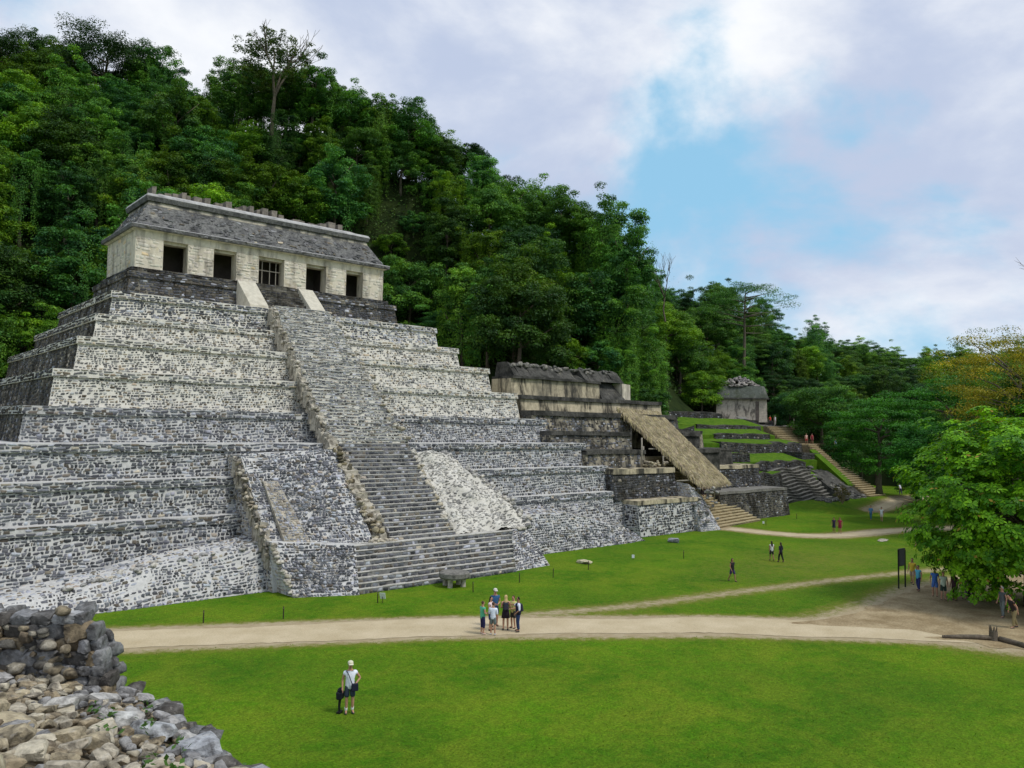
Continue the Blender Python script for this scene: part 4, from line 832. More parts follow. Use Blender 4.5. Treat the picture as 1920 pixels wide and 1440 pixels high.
# ------------------------------------------------------------------ small temple on grassy terraces
SK = empty('small_temple', (91.2, 17.4, 12.2), math.radians(0), 'small weathered temple with crumbling domed roof at the forest edge', 'temple')
def skull():
    z0, z1 = -.4, 3.55; rz = math.radians(-48); ca, sa = math.cos(rz), math.sin(rz)
    def rot(b): b.V = [(x*ca-y*sa, x*sa+y*ca, z) for x, y, z in b.V]; return b
    hw, hd = 4.35, 2.6
    b = MB(); b.hexa([(-hw, -hd, z0), (hw, -hd, z0), (hw, hd, z0), (-hw, hd, z0), (-hw+.08, -hd+.08, z1), (hw-.08, -hd+.08, z1), (hw-.08, hd, z1), (-hw+.08, hd, z1)]); rot(b).build('wall', MT['skullwall'], SK)
    b = MB(); b.box(hw-2.0, hw-1.4, -hd-.004, -hd+.4, z0+.1, z1-.3); rot(b).build('doorway', MT['inner_shade'], SK)  # solid dark panel with the opening's shade in its colour
    b = MB(); b.box(-1.2, .8, -hd-.02, -hd+.3, z0, z0+.9, .1); rot(b).build('fallen_facing', MT['rubble'], SK)
    b = MB(); b.hexa([(-hw-.45, -hd-.45, z1), (hw+.25, -hd-.45, z1), (hw+.25, hd+.4, z1), (-hw-.45, hd+.4, z1), (-hw-.4, -hd-.42, z1+.28), (hw+.25, -hd-.42, z1+.28), (hw+.25, hd+.4, z1+.28), (-hw-.4, hd+.4, z1+.28)]); rot(b).build('cornice', MT['blackstone'], SK)
    b = MB(); b.hexa([(-hw-.25, -hd-.3, z1+.28), (hw+.15, -hd-.3, z1+.28), (hw+.15, hd+.3, z1+.28), (-hw-.25, hd+.3, z1+.28), (-hw+1.0, -hd+.75, z1+2.35), (hw-.35, -hd+.7, z1+2.35), (hw-.35, hd-.6, z1+2.35), (-hw+1.0, hd-.6, z1+2.35)]); rot(b).build('roof', MT['skullroof'], SK)
    for k in range(150):
        t = R(0, 1); a = R(0, 6.28); rr = math.sqrt(R(0, 1)); x = rr*math.cos(a)*(hw-.9); y = rr*math.sin(a)*(hd-.5); h = z1+2.25+1.75*(1-rr**1.8)*R(.75, 1)
        p = (x*ca-y*sa, x*sa+y*ca, h); rock(SK, p, (R(.25, .6), R(.25, .55), R(.15, .35)), None, random.choice([(.34, .31, .29), (.45, .41, .37), (.22, .2, .19), (.3, .27, .27)]), 'roof_stone')
skull()
TE = empty('terraced_platform', (75, 4, 0), 0, 'dark stone terraces with strips of grass below the small temple', 'terrace')
OFT = np.array([75, 4, 0.])
KT = dict(ch=(.2, .34), sl=(.25, .7), gap=.02, skip=.15, lum=(.03, .14), light=.06, warm=.2)
def bank(x0, x1, y0, z0, y1, z1, mat='turf', n=8):
    b = MB(); xs = np.linspace(x0, x1, n+1); rs = np.random.RandomState(int(abs(x0*7+y0*13+z0*5)) % 999); a = rs.uniform(-.14, .14, n+1); c = rs.uniform(-.14, .14, n+1)
    for k in range(n): b.hexa([(xs[k], y0+a[k], z0-2.5), (xs[k+1], y0+a[k+1], z0-2.5), (xs[k+1], y1, z0-2.5), (xs[k], y1, z0-2.5), (xs[k], y0+a[k], z0+.5*a[k]), (xs[k+1], y0+a[k+1], z0+.5*a[k+1]), (xs[k+1], y1, z1+c[k+1]), (xs[k], y1, z1+c[k])])
    wl(b, 'grass_bank', MT[mat], TE, OFT)
terrace(TE, OFT, 65, 78.5, -2.0, 1.8, 3.5, 5.95, .3, .2, .06, 'blackstone', 'blackstone', None, KT, rough=.25); bank(63, 79, -4.0, 3.6, -2.1, 4.75); bank(56.5, 82.5, -1.75, 5.95, 2.2, 7.0)
terrace(TE, OFT, 62.5, 84.5, 2.0, 5, 6.0, 8.5, .4, .25, .06, 'blackstone', 'blackstone', None, KT, rough=.22); bank(58, 84.5, 2.2, 8.45, 5.7, 9.0)
terrace(TE, OFT, 66.5, 81.5, 5.6, 9, 7.9, 9.75, .3, .2, .06, 'blackstone', 'blackstone', None, KT, rough=.15); bank(57, 83, 5.8, 9.6, 9.3, 10.55)
terrace(TE, OFT, 67.2, 84.5, 9.2, 13, 9.4, 11.1, .3, .2, .06, 'blackstone', 'blackstone', None, KT, rough=.12); bank(52, 86, 9.4, 11.0, 13.4, 12.25)
terrace(TE, OFT, 52, 80, 13.4, 24, 10.5, 13.1, .4, .2, .05, 'blackstone', 'blackstone', None, KT, rough=.2); terrace(TE, OFT, 80, 96, 13.6, 24, 10.5, 12.2, .4, .2, .05, 'blackstone', 'blackstone', None, KT, rough=.1)
terrace(TE, OFT, 50, 58.5, 3.5, 12, 6, 10.6, .4, .2, .05, 'blackstone', 'blackstone', 'turf', KT, rough=.3); terrace(TE, OFT, 49, 57, 8.0, 14, 8, 12.2, .4, .2, .05, 'blackstone', 'blackstone', 'turf', KT, rough=.3)
terrace(TE, OFT, 54.5, 64, -1.5, 4, 2.0, 7.3, .5, .2, .05, 'blackstone', 'blackstone', 'turf', KT, rough=.3); terrace(TE, OFT, 55, 66.5, -5.0, 0, .5, 4.6, .5, .2, .05, 'blackstone', 'blackstone', 'turf', KT, rough=.3)
terrace(TE, OFT, 80, 101, 11.5, 14, 7.5, 11.3, .5, .25, .08, 'blackstone', 'greytread', None, KT, rough=.1)
terrace(TE, OFT, 78.6, 84.3, -1.2, 4, 3.0, 7.0, .5, .25, .08, 'blackstone', 'blackstone', None, KT, rough=.3); bank(82.4, 84.3, -6.5, 2.6, -.5, 7.6, n=2)
# wavering dark steps
for k in range(11):
    t = k/11; b = MB(); xs = np.linspace(64.5+1.2*t, 76.8-.9*t, 9); zc = 1.0+4.3*t; yc = -6.8+3.9*t
    for q in range(8):
        w0, w1 = .16*math.sin(q*1.5+k*.35)+.22*q/8, .16*math.sin((q+1)*1.5+k*.35)+.22*(q+1)/8
        b.hexa([(xs[q], yc, zc-1.2), (xs[q+1], yc, zc-1.2), (xs[q+1], -1.5, zc-1.2), (xs[q], -1.5, zc-1.2), (xs[q], yc, zc+w0), (xs[q+1], yc, zc+w1), (xs[q+1], -1.5, zc+w1), (xs[q], -1.5, zc+w0)])
    s_ = wl(b, 'step', MT['blackstone'], TE, OFT); b = MB()
    for q in range(8):
        w0, w1 = .16*math.sin(q*1.5+k*.35)+.22*q/8, .16*math.sin((q+1)*1.5+k*.35)+.22*(q+1)/8
        b.hexa([(xs[q], yc-.05, zc+w0-.05), (xs[q+1], yc-.05, zc+w1-.05), (xs[q+1], yc+.36, zc+w1-.05), (xs[q], yc+.36, zc+w0-.05), (xs[q], yc-.05, zc+w0+.03), (xs[q+1], yc-.05, zc+w1+.03), (xs[q+1], yc+.36, zc+w1+.03), (xs[q], yc+.36, zc+w0+.03)])
    e_ = wl(b, 'step_edge', MT['greytread'], s_, (0, 0, 0)); e_.location = tuple(-OFT)
# long flight up the right-hand edge
FS = empty('terrace_stairway', (86, -4, 0), 0, 'long worn stone stairway climbing to the small temple at the forest edge', 'stairs')
for k in range(15):
    t = k/15; y0 = -9.4+6.2*t; z0 = .55+4.3*t; b = MB(); b.box(83.6, 89.0-.8*t, y0-4, y0+2.2-4, z0-1.5, z0+.20, .02); s_ = wl(b, 'step', MT['brownstep'], FS, (86, -8, 0)); b = MB(); b.box(83.6, 89-.8*t, y0-.06-4, y0+.42-4, z0+.202, z0+.27, .015); e_ = b.build('tread', MT['tread_warm'], s_); e_.location = (-86, 8, 0)
for k in range(13):
    t = k/13; y0 = -2.9+4.0*t; z0 = 4.85+3.4*t; b = MB(); b.box(84.4, 87.6-.6*t, y0-4, y0+2.2-4, z0-1.5, z0+.18, .02); s_ = wl(b, 'step', MT['brownstep'], FS, (86, -8, 0)); b = MB(); b.box(84.4, 87.6-.6*t, y0-.06-4, y0+.38-4, z0+.182, z0+.25, .015); e_ = b.build('tread', MT['tread_warm'], s_); e_.location = (-86, 8, 0)
for k in range(9):
    t = k/9; y0 = 7.2+3.2*t; z0 = 8.4+2.7*t; b = MB(); b.box(88.2, 97.5, y0-4, y0+2.2-4, z0-1.5, z0+.22, .02); s_ = wl(b, 'step', MT['brownstep'], FS, (86, -8, 0)); b = MB(); b.box(88.2, 97.5, y0-.06-4, y0+.3-4, z0+.222, z0+.29, .015); e_ = b.build('tread', MT['tread_warm'], s_); e_.location = (-86, 8, 0)
b = MB(); b.box(80, 98, 3.6-4, 8-4, 6.5, 8.3); wl(b, 'landing', MT['brownstep'], FS, (86, -8, 0))
for k in range(150):       # tumbled masonry left of the flight
    t = R(0, 1); rock(TE, np.array((R(78, 83.2), -9.0+8.5*t, .7+4.6*t*R(.6, 1.1)))-OFT, (R(.25, .7), R(.25, .6), R(.2, .45)), None, random.choice([(.10, .10, .09), (.17, .165, .15), (.24, .23, .2)]))
b = MB(); b.hexa([(77.5, -9.3, 0), (83.6, -9.6, 0), (83.6, 0, 0), (77.5, 0, 0), (78.5, -3.2, 4.0), (83.6, -3.4, 4.6), (83.6, 0, 4.8), (78, 0, 4.5)]); wl(b, 'collapsed_bank', MT['blackstone'], TE, OFT)
RK = empty('rock_outcrop', (73, -8.8, .9), 0, 'low dark rock outcrop in the lawn below the wavering steps', 'rocks')
for k in range(20): rock(RK, (R(-3, 3), R(-1, 1), R(-.1, .25)), (R(.4, .9), R(.3, .7), R(.2, .45)), None, random.choice([(.13, .12, .11), (.2, .19, .17), (.28, .27, .24)]), 'boulder', True)


# ------------------------------------------------------------------ foliage
def leaf_quads(C_, N_, L_, rs, asp=.5, droop=.25):
    """rhombic leaves at C_ with normals N_"""
    n = len(C_); t = rs.normal(size=(n, 3)); t[:, 2] -= droop; t -= N_*(t*N_).sum(1)[:, None]; t /= np.linalg.norm(t, axis=1)[:, None]+1e-9
    b = np.cross(N_, t); l = L_[:, None]
    return np.stack([C_-t*l*.5, C_+b*l*asp*.5-t*l*.05, C_+t*l*.5, C_-b*l*asp*.5-t*l*.05], 1).reshape(-1, 3)
def crown(name, seed, rx, rz, ncl, npl, leaf, c0=(.030, .098, .024), c1=(.110, .255, .026), flat=.65, layers=None, vines=0, mat='leaf', lump=.25, cs=(.16, .32), shell=(.55, 1.0), bottom=-.75):
    rs = np.random.RandomState(seed); d = rs.normal(size=(ncl*3, 3)); d /= np.linalg.norm(d, axis=1)[:, None]; d = d[d[:, 2] > bottom][:ncl]; ncl = len(d)
    ph = rs.uniform(0, 6, 4); lumpf = 1+lump*(np.sin(3*np.arctan2(d[:, 1], d[:, 0])+ph[0])*.6+np.sin(d[:, 2]*5+ph[1])*.5+rs.uniform(-.6, .6, ncl))
    r = rs.uniform(shell[0], shell[1], ncl)**.7*lumpf; Cc = d*r[:, None]*np.array([rx, rx, rz])
    if layers:
        zq = np.round((Cc[:, 2]/rz+1)*layers/2)/layers*2-1; Cc[:, 2] = zq*rz+rs.uniform(-.08, .08, ncl)*rz; Cc[:, :2] *= 1.1
    cr = rs.uniform(cs[0], cs[1], ncl)*rx; P = []; N = []; K = []; Ls = []
    cb = rs.uniform(0, 1, ncl)**1.3
    for k in range(ncl):
        m = int(npl*rs.uniform(.6, 1.4)*(cr[k]/(.24*rx))**1.5); q = rs.normal(size=(m, 3)); q /= np.linalg.norm(q, axis=1)[:, None]
        q[:, 2] = np.where(rs.rand(m) < .68, np.abs(q[:, 2]), q[:, 2]); rad = rs.uniform(.5, 1.05, m)[:, None]
        P.append(Cc[k]+q*rad*cr[k]*np.array([1, 1, flat])); nn = q*np.array([.7, .7, .9])+np.array([0, 0, .45])+rs.normal(0, .38, (m, 3)); N.append(nn/np.linalg.norm(nn, axis=1)[:, None])
        K.append(np.clip(cb[k]+rs.normal(0, .16, m)+.12*(q[:, 2]), 0, 1.15)); Ls.append(leaf*rs.uniform(.6, 1.35, m))
    for k in range(vines):
        a = rs.uniform(0, 6.28); rr = rs.uniform(.6, 1.02)*rx; z1 = rs.uniform(-.2, .75)*rz; ln = rs.uniform(.5, 1.3)*rz; m = int(ln*26)
        x0, y0 = rr*math.cos(a), rr*math.sin(a); tt = rs.uniform(0, 1, m); w = .12+.3*rs.rand()*(1-tt)
        P.append(np.c_[x0+rs.normal(0, 1, m)*w, y0+rs.normal(0, 1, m)*w, z1-ln*tt]); nn = np.c_[math.cos(a)+rs.normal(0, .4, m), math.sin(a)+rs.normal(0, .4, m), .25+rs.normal(0, .3, m)]; N.append(nn/np.linalg.norm(nn, axis=1)[:, None])
        K.append(np.clip(rs.uniform(.3, 1)+rs.normal(0, .15, m), 0, 1.1)); Ls.append(leaf*.75*rs.uniform(.6, 1.3, m))
    P = np.concatenate(P); N = np.concatenate(N); K = np.concatenate(K); Ls = np.concatenate(Ls); n = len(P)
    c = np.array(c0)[None]*(1-K[:, None])+np.array(c1)[None]*K[:, None]; c = c*rs.uniform(.75, 1.25, (n, 1))*np.c_[rs.uniform(.85, 1.25, n), np.ones(n), rs.uniform(.8, 1.2, n)]
    return np_mesh(name, leaf_quads(P, N, Ls, rs), np.arange(4*n).reshape(-1, 4), np.repeat(c, 4, 0), MT[mat])
def trunk_mesh(seed, h, r, rx, rz, nl=7, lean=.06, n=7):
    """tapered trunk from the ground to the crown centre at height h, with limbs reaching into the crown"""
    rs = np.random.RandomState(seed); b = MB(); pts = []; x = y = 0
    for k in range(7):
        t = k/6; pts.append((x, y, h*1.12*t)); x += rs.uniform(-lean, lean)*h*.3; y += rs.uniform(-lean, lean)*h*.3
    b.tube(pts, [r*(1.35 if k == 0 else 1)*(1-.72*k/6) for k in range(7)], n)
    for k in range(nl):
        t = rs.uniform(.5, 1.0); i = min(int(t*6), 5); p = Vector(pts[i]).lerp(Vector(pts[i+1]), t*6-i); a = rs.uniform(0, 6.28); L_ = rx*rs.uniform(.55, 1.0)
        e = p+Vector((math.cos(a)*L_, math.sin(a)*L_, rs.uniform(.1, .7)*rz)); m = p.lerp(e, .5)+Vector((0, 0, rs.uniform(-.1, .25)*rz*.4))
        b.tube([p, p.lerp(m, .6), m, e], [r*.38, r*.3, r*.22, r*.08], 5)
    return py_mesh('trunk', b.V, b.F, MT['bark'], True)
def branchy(seed, h, r, spread, depth=5, n=6):
    """forking trunk and twigs"""
    rs = random.Random(seed); b = MB()
    def grow(p, d, L_, r_, k):
        mid = p+d*L_*.5+Vector((rs.uniform(-.1, .1), rs.uniform(-.1, .1), rs.uniform(-.04, .08)))*L_; e = mid+(d+Vector((rs.uniform(-.2, .2), rs.uniform(-.2, .2), rs.uniform(0, .2)))).normalized()*L_*.5
        b.tube([p, mid, e], [r_, r_*.85, r_*.68], max(3, n-(depth-k)), False)
        if k <= 0: return
        for i in range(3 if k > 2 else 2):
            a = rs.uniform(0, 6.28); sp = spread*rs.uniform(.6, 1.2); dd = (d+Vector((math.cos(a)*sp, math.sin(a)*sp, rs.uniform(-.05, .35)))).normalized(); grow(e, dd, L_*rs.uniform(.58, .8), r_*.6, k-1)
    grow(Vector((0, 0, 0)), Vector((0, 0, 1)), h, r, depth); return py_mesh('trunk', b.V, b.F, MT['bark'], True)
KIND = {}
def kind(key, name, cr, tr, h): KIND[key] = (name, cr, tr, h)
for i in range(4): kind(f'broad{i}', 'broadleaf_tree', crown('crown', 40+i, 4.6, 3.9, 140, 230, .26, lump=.30), trunk_mesh(40+i, 7.2, .34, 4.6, 3.7), 7.2)
for i in range(3): kind(f'tall{i}', 'tall_tree', crown('crown', 50+i, 3.5, 5.8, 140, 220, .25, vines=24, lump=.36), trunk_mesh(50+i, 8.5, .34, 3.2, 5), 8.5)
for i in range(3): kind(f'vine{i}', 'vine_draped_tree', crown('crown', 60+i, 3.1, 6.6, 130, 190, .23, vines=90, lump=.4, c1=(.14, .30, .025)), trunk_mesh(60+i, 8, .3, 2.6, 5.5), 8)
for i in range(3): kind(f'bush{i}', 'understorey_tree', crown('crown', 70+i, 2.8, 2.4, 75, 210, .23, lump=.35), trunk_mesh(70+i, 3, .16, 2.4, 2), 3)
for i in range(2): kind(f'fine{i}', 'feathery_tree', crown('crown', 80+i, 4.2, 3.6, 165, 210, .20, layers=6, flat=.32, lump=.35), trunk_mesh(80+i, 7, .28, 4, 3, 10), 7)
kind('layer', 'layered_tree', crown('crown', 85, 6.2, 6.0, 180, 170, .30, c0=(.022, .11, .012), c1=(.07, .25, .016), layers=8, flat=.34, lump=.22), trunk_mesh(85, 8, .4, 5.5, 5, 12), 8)
kind('umbrella', 'flat_topped_tree', crown('crown', 86, 6.6, 2.4, 110, 110, .22, layers=3, flat=.28, lump=.3, shell=(.75, 1.05), bottom=-.3), trunk_mesh(86, 13, .34, 6.4, 2.2, 16), 13)
kind('sparse', 'spindly_open_tree', crown('crown', 87, 4.6, 4.8, 240, 130, .26, c0=(.03, .07, .02), c1=(.08, .13, .02), lump=.35, cs=(.07, .17), shell=(.35, 1.05), bottom=-.5), branchy(87, 5.2, .3, .55), 9)
kind('round', 'dark_round_tree', crown('crown', 88, 6.4, 4.1, 150, 170, .26, c0=(.018, .05, .016), c1=(.045, .10, .022), lump=.28, flat=.5, bottom=-.35), trunk_mesh(88, 9, .42, 6, 4, 14, .14), 9)
kind('yellow', 'yellow_leaved_tree', crown('crown', 89, 6.5, 6.2, 210, 150, .20, c0=(.11, .13, .012), c1=(.34, .34, .03), layers=9, flat=.4, lump=.34), trunk_mesh(89, 10, .36, 6, 6, 16), 10)
kind('bare', 'bare_tree', crown('crown', 90, 3.0, 3.2, 30, 8, .24, c0=(.06, .06, .02), c1=(.1, .09, .03), cs=(.06, .13), shell=(.7, 1.05)), branchy(91, 5.0, .22, .5), 9)
NT_ = [0]
def tree(key, loc, s=1., tint=(1, 1, 1), label=None, group=None, cat='tree', sz=None, rz=None):
    name, cm, tm_, h = KIND[key]; o = empty(name, loc, rz if rz is not None else R(0, 6.28), label, cat, group); o.scale = (s, s, sz or s)
    t = mobj('trunk', tm_, o); c = mobj('crown', cm, o, (0, 0, h)); c.color = (*tint, 1); t.color = (1, 1, 1, 1); NT_[0] += 1; return o
def uvd(p):
    d = Vector(p)-CAMP; z = d.dot(FW); return 960+1480.5*d.dot(rc)/z, 720-1480.5*d.dot(uc)/z, z
def forest():
    rs = np.random.RandomState(33); placed = []
    names = [('broad', 4, .34), ('tall', 3, .17), ('vine', 3, .20), ('bush', 3, .19), ('fine', 2, .10)]
    tries = 0; FT = []
    while tries < 45000 and len(placed) < 460:
        tries += 1; x, y = rs.uniform(-45, 210), rs.uniform(4, 110)
        if x < 31 and y < 26.5: continue
        if x > 96: y = rs.uniform(-30, 70)
        if x <= 96 and 20 < x and y < 7.5: continue
        if 48 < x < 62 and y < 13.5: continue
        if 62 <= x < 84 and y < 24.5: continue
        if 84 <= x < 104 and y < 21: continue
        if 96 <= x < 112 and y < 14: continue
        if x >= 112 and y < -30+(0): continue
        z = float(hz(x, y)[0])
        if z < -.5 and x > 90: z = 0
        u, v, D = uvd((x, y, z+9))
        if D < 60 or not (-110 < u < 2010): continue
        if u > 1800 and D < 100: continue
        dmin = 3.55 if D < 135 else 5.6
        if any((x-a)**2+(y-b)**2 < dmin**2 for a, b in placed): continue
        # beyond the crest nothing shows
        if D > 128 and u < 1120: continue
        if D > 245: continue
        placed.append((x, y)); r = rs.rand(); acc = 0
        for nm, cnt, p in names:
            acc += p
            if r < acc: break
        key = nm+str(rs.randint(cnt)); s = rs.uniform(.78, 1.22)*(.86 if u > 1440 and D > 140 else 1.)
        if u < 860 and D > 112: s *= .86
        hue = rs.rand(); val = rs.uniform(.45, 1.5)
        tint = (val*.66, val*.84, val*1.15) if hue < .40 else (val*1.45, val*1.25, val*.55) if hue > .76 else (val, val, val)
        u, v, D = uvd((x, y, z+6*s))
        HB = ((120, 'at the far left'), (260, "above the temple roof's left end"), (400, 'above the first doorway'), (480, 'above the second doorway'), (560, 'above the middle doorway'), (640, 'above the fourth doorway'), (740, "above the temple roof's right end"), (840, 'just right of the temple'), (930, "over the pyramid's right shoulder"), (1060, 'behind the blackened terraces'), (1180, "above the thatch's head"), (1330, 'left of the small temple'), (1440, 'behind the small temple'), (1560, 'right of the small temple'), (1700, 'beyond the long stairway'), (1800, 'left of the yellow tree'), (9999, 'behind the yellow tree'))
        zone = next(t for lim, t in HB if u < lim)
        rise = 'crest' if z > 46 or (u > 860 and z > 27) else 'upper-slope' if z > 33 or (u > 860 and z > 20) else 'mid-slope' if z > 18 or (u > 1450 and z > 9) else 'low-standing'
        look = {'broad': 'broadleaf tree', 'tall': 'tall narrow tree', 'vine': 'vine-hung tree', 'bush': 'small tree', 'fine': 'feathery tree'}[nm]
        shade = 'dark bluish' if hue < .40 else 'yellow-green' if hue > .76 else ('light green' if val > .95 else 'deep green')
        FT.append((f'{shade} {rise} {look} {zone}', u, tree(key, (x, y, z-.6), s, tint)))
    by = {}
    for l, u, o in FT: by.setdefault(l, []).append((u, o))
    ORD = ['first', 'second', 'third', 'fourth', 'fifth', 'sixth', 'seventh', 'eighth', 'ninth']
    for l, lst in by.items():
        lst.sort(key=lambda t: t[0])
        for k, (u, o) in enumerate(lst): o['label'] = l if len(lst) == 1 else f'{l}, {ORD[min(k, 8)]} from left'; o['group'] = 'jungle trees on the hillside'; o['category'] = 'tree'
    print('forest', len(placed), tries)
forest()
ORDN = ['first', 'second', 'third', 'fourth', 'fifth', 'sixth', 'seventh', 'eighth', 'ninth', 'tenth', 'eleventh', 'twelfth', 'thirteenth', 'fourteenth', 'fifteenth', 'sixteenth', 'seventeenth', 'eighteenth', 'nineteenth', 'twentieth', 'twenty-first', 'twenty-second']
def hsp(x, y): return float(hz(x, y)[0])
def put(key, x, y, ztop, s, tint, label, sz=None, rz=None):
    """stand a tree so that its crown top reaches ztop"""
    name, cm, tm_, h = KIND[key]; top = max(v.co.z for v in cm.vertices)+h; return tree(key, (x, y, ztop-top*(sz or s)), s, tint, label, None, 'tree', sz, rz)
put('sparse', 15.0, 44.5, 67.0, 1.15, (1, 1, 1), 'spindly tree with thin open crown on the ridge above the temple roof', rz=.4)
put('round', -1.5, 65.5, 69.0, 1.05, (.85, .9, 1), 'dark spreading round tree on the skyline at upper left')
put('round', -12.5, 74.5, 68.5, .95, (.95, 1, .9), 'dark tree cut by the left edge of the skyline')
put('tall1', 21.5, 45.0, 65.2, 1.0, (.9, 1, .9), 'leafy tree on the ridge just right of the spindly tree')
put('vine1', 52.2, 12.6, 44.5, 1.25, (.8, .95, .9), 'tall vine-wrapped tree ending the high forest before the sky', sz=1.5)
put('vine0', 55.0, 18.5, 47.0, 1.2, (.9, 1, .85), 'vine-covered tree on the crest left of the forest edge', sz=1.35)
put('tall0', 51.0, 9.0, 38.0, 1.05, (.75, .95, .95), 'leafy column of foliage at the right edge of the high forest', sz=1.3)
put('broad0', 52.5, 23.5, 47.5, 1.0, (1.0, 1, .8), 'rounded crown on the crest above the blackened terraces')
put('broad3', 27.3, 45.0, 63.5, 1.0, (.85, 1, .9), 'dense crown on the crest above the right end of the temple')
put('vine2', 31.0, 41.5, 61.5, 1.05, (1, 1, .8), 'vine-hung crest tree above the gap right of the temple')
put('broad1', 35.0, 39.5, 60.0, 1.0, (.8, 1, .8), 'rounded dark crown at the right shoulder of the high crest')
put('tall2', 38.0, 36.5, 54.5, 1.0, (.9, 1, .9), 'narrow tree stepping down from the right shoulder of the crest')
put('umbrella', 100.5, 22.0, 38.3, 1.1, (.75, .9, .9), 'flat-topped tree with layered thin crown above the small temple')
put('bare', 76.0, 22, 38.0, .8, (1, 1, 1), 'almost bare twiggy tree on the skyline between the two forest heights')
put('layer', 71.0, -16.0, 15.5, .92, (.95, 1.0, .9), 'layered dark green tree at the right end of the far lawn')
put('layer', 80.0, -22.0, 18.5, 1.0, (.9, 1.0, .95), 'tall layered green tree behind the one at the far lawn')
put('broad1', 63.5, -25.5, 11.8, .95, (.7, 1.15, .8), 'mid green tree left of the bright foreground tree')
put('yellow', 56.3, -36.0, 21.5, .95, (1.2, 1.08, .9), 'large yellow-leaved tree above the bright green tree at right')
put('yellow', 65.0, -33.5, 22.0, .9, (.6, .95, .9), 'olive tree behind the yellow-leaved tree at the right edge')
put('bare', 57.5, -41.5, 26.0, .8, (1, 1, 1), 'bare twiggy treetop at the right edge of the sky')
put('broad2', 58.5, -40.0, 17.0, 1.2, (.8, 1, .8), 'dark tree behind the bright tree at the right edge')
put('broad3', 45.5, -43.5, 11.5, 1.0, (.7, .95, .8), 'shaded tree hidden behind the bright green tree')
put('bush0', 90.5, -13.0, 7.0, 1.1, (.8, .95, .9), 'dark shrub beside the foot of the long stairway')
put('bush1', 91.5, -6.5, 9.5, 1.3, (.8, .95, .9), 'dark bushy tree overhanging the long stairway')
put('broad0', 96.0, -2.0, 14.5, 1.1, (.7, .85, .8), 'shadowy tree right of the long stairway')
put('broad2', 99.0, 6.0, 18.5, 1.15, (.85, .95, .85), 'green tree over the upper landing of the long stairway')
put('bush2', 86.5, -16.5, 4.8, .9, (.75, 1, .7), 'low leafy bush under the layered tree')
rs_ = np.random.RandomState(77); UT = []
for k, (x, y) in enumerate(((47.5, 8.5), (49.5, 11.5), (51.5, 14.5), (53.5, 11.0), (55.0, 15.5), (57.0, 12.8), (58.8, 16.5), (60.5, 14.2), (62.5, 18.5), (45.5, 7.8), (50.5, 17.5), (56.5, 18.8), (64.5, 22.0), (60.0, 20.5), (54.0, 13.0), (44.2, 6.2), (46.4, 6.4), (48.6, 6.7), (50.8, 7.0), (52.8, 7.6), (54.8, 8.6), (56.6, 9.8))):
    z = (max(hsp(x, y), 11.5) if k < 15 else 11.8)-.9; UT.append((uvd((x, y, z+4))[0], tree('bush%d' % (k % 3) if k % 4 else 'vine%d' % (k % 3), (x, y, z), rs_.uniform(.75, 1.15), tuple(rs_.uniform(.7, 1.2)*np.array([.9, 1, .9])))))
for k, (u, o) in enumerate(sorted(UT, key=lambda t: t[0])): tag(o, f'leafy understorey tree between thatch and small temple, {ORDN[k]} from the left', 'tree', 'understorey trees between the thatch and the small temple')
def undergrowth():
    rs = np.random.RandomState(71); n = 110000; X = rs.uniform(-45, 140, n*2); Y = rs.uniform(4, 85, n*2); X = np.where(X > 100, X, X)
    ok = ~((X < 31) & (Y < 26.0)) & ~((X > 20) & (X < 48) & (Y < 6.8)) & ~((X > 47) & (X < 62) & (Y < 6.5)) & ~((X >= 62) & (X < 86) & (Y < 23.5)) & ~((X >= 86) & (X < 106) & (Y < 20.5)) & ~((X >= 106) & (Y < -5))
    X, Y = X[ok], Y[ok]; d = X-CAMP.x, Y-CAMP.y; D = d[0]*math.cos(HEAD)+d[1]*math.sin(HEAD); s = (d[0]*math.sin(HEAD)-d[1]*math.cos(HEAD))/D
    k = (D < 150) & (np.abs(s) < .68); X, Y = X[k][:n], Y[k][:n]; n = len(X)
    cl = np.sin(X*.9)*np.sin(Y*1.1)+np.sin(X*.37+1)*np.sin(Y*.43); Z = hz(X, Y)+np.abs(rs.normal(0, 1.2, n))*(1+.6*cl)
    N = rs.normal(0, .5, (n, 3))+np.array([-.35, -.5, .7]); N /= np.linalg.norm(N, axis=1)[:, None]
    c = np.array([.045, .10, .016])*rs.uniform(.5, 1.6, (n, 1))*np.c_[rs.uniform(.8, 1.4, n), np.ones(n), np.ones(n)]
    o = mobj('undergrowth', np_mesh('undergrowth', leaf_quads(np.c_[X, Y, Z], N, rs.uniform(.25, .55, n), rs), np.arange(4*n).reshape(-1, 4), np.repeat(c, 4, 0), MT['leaf'])); tag(o, 'tangled undergrowth covering the hillside', 'undergrowth', kind='stuff')
undergrowth()
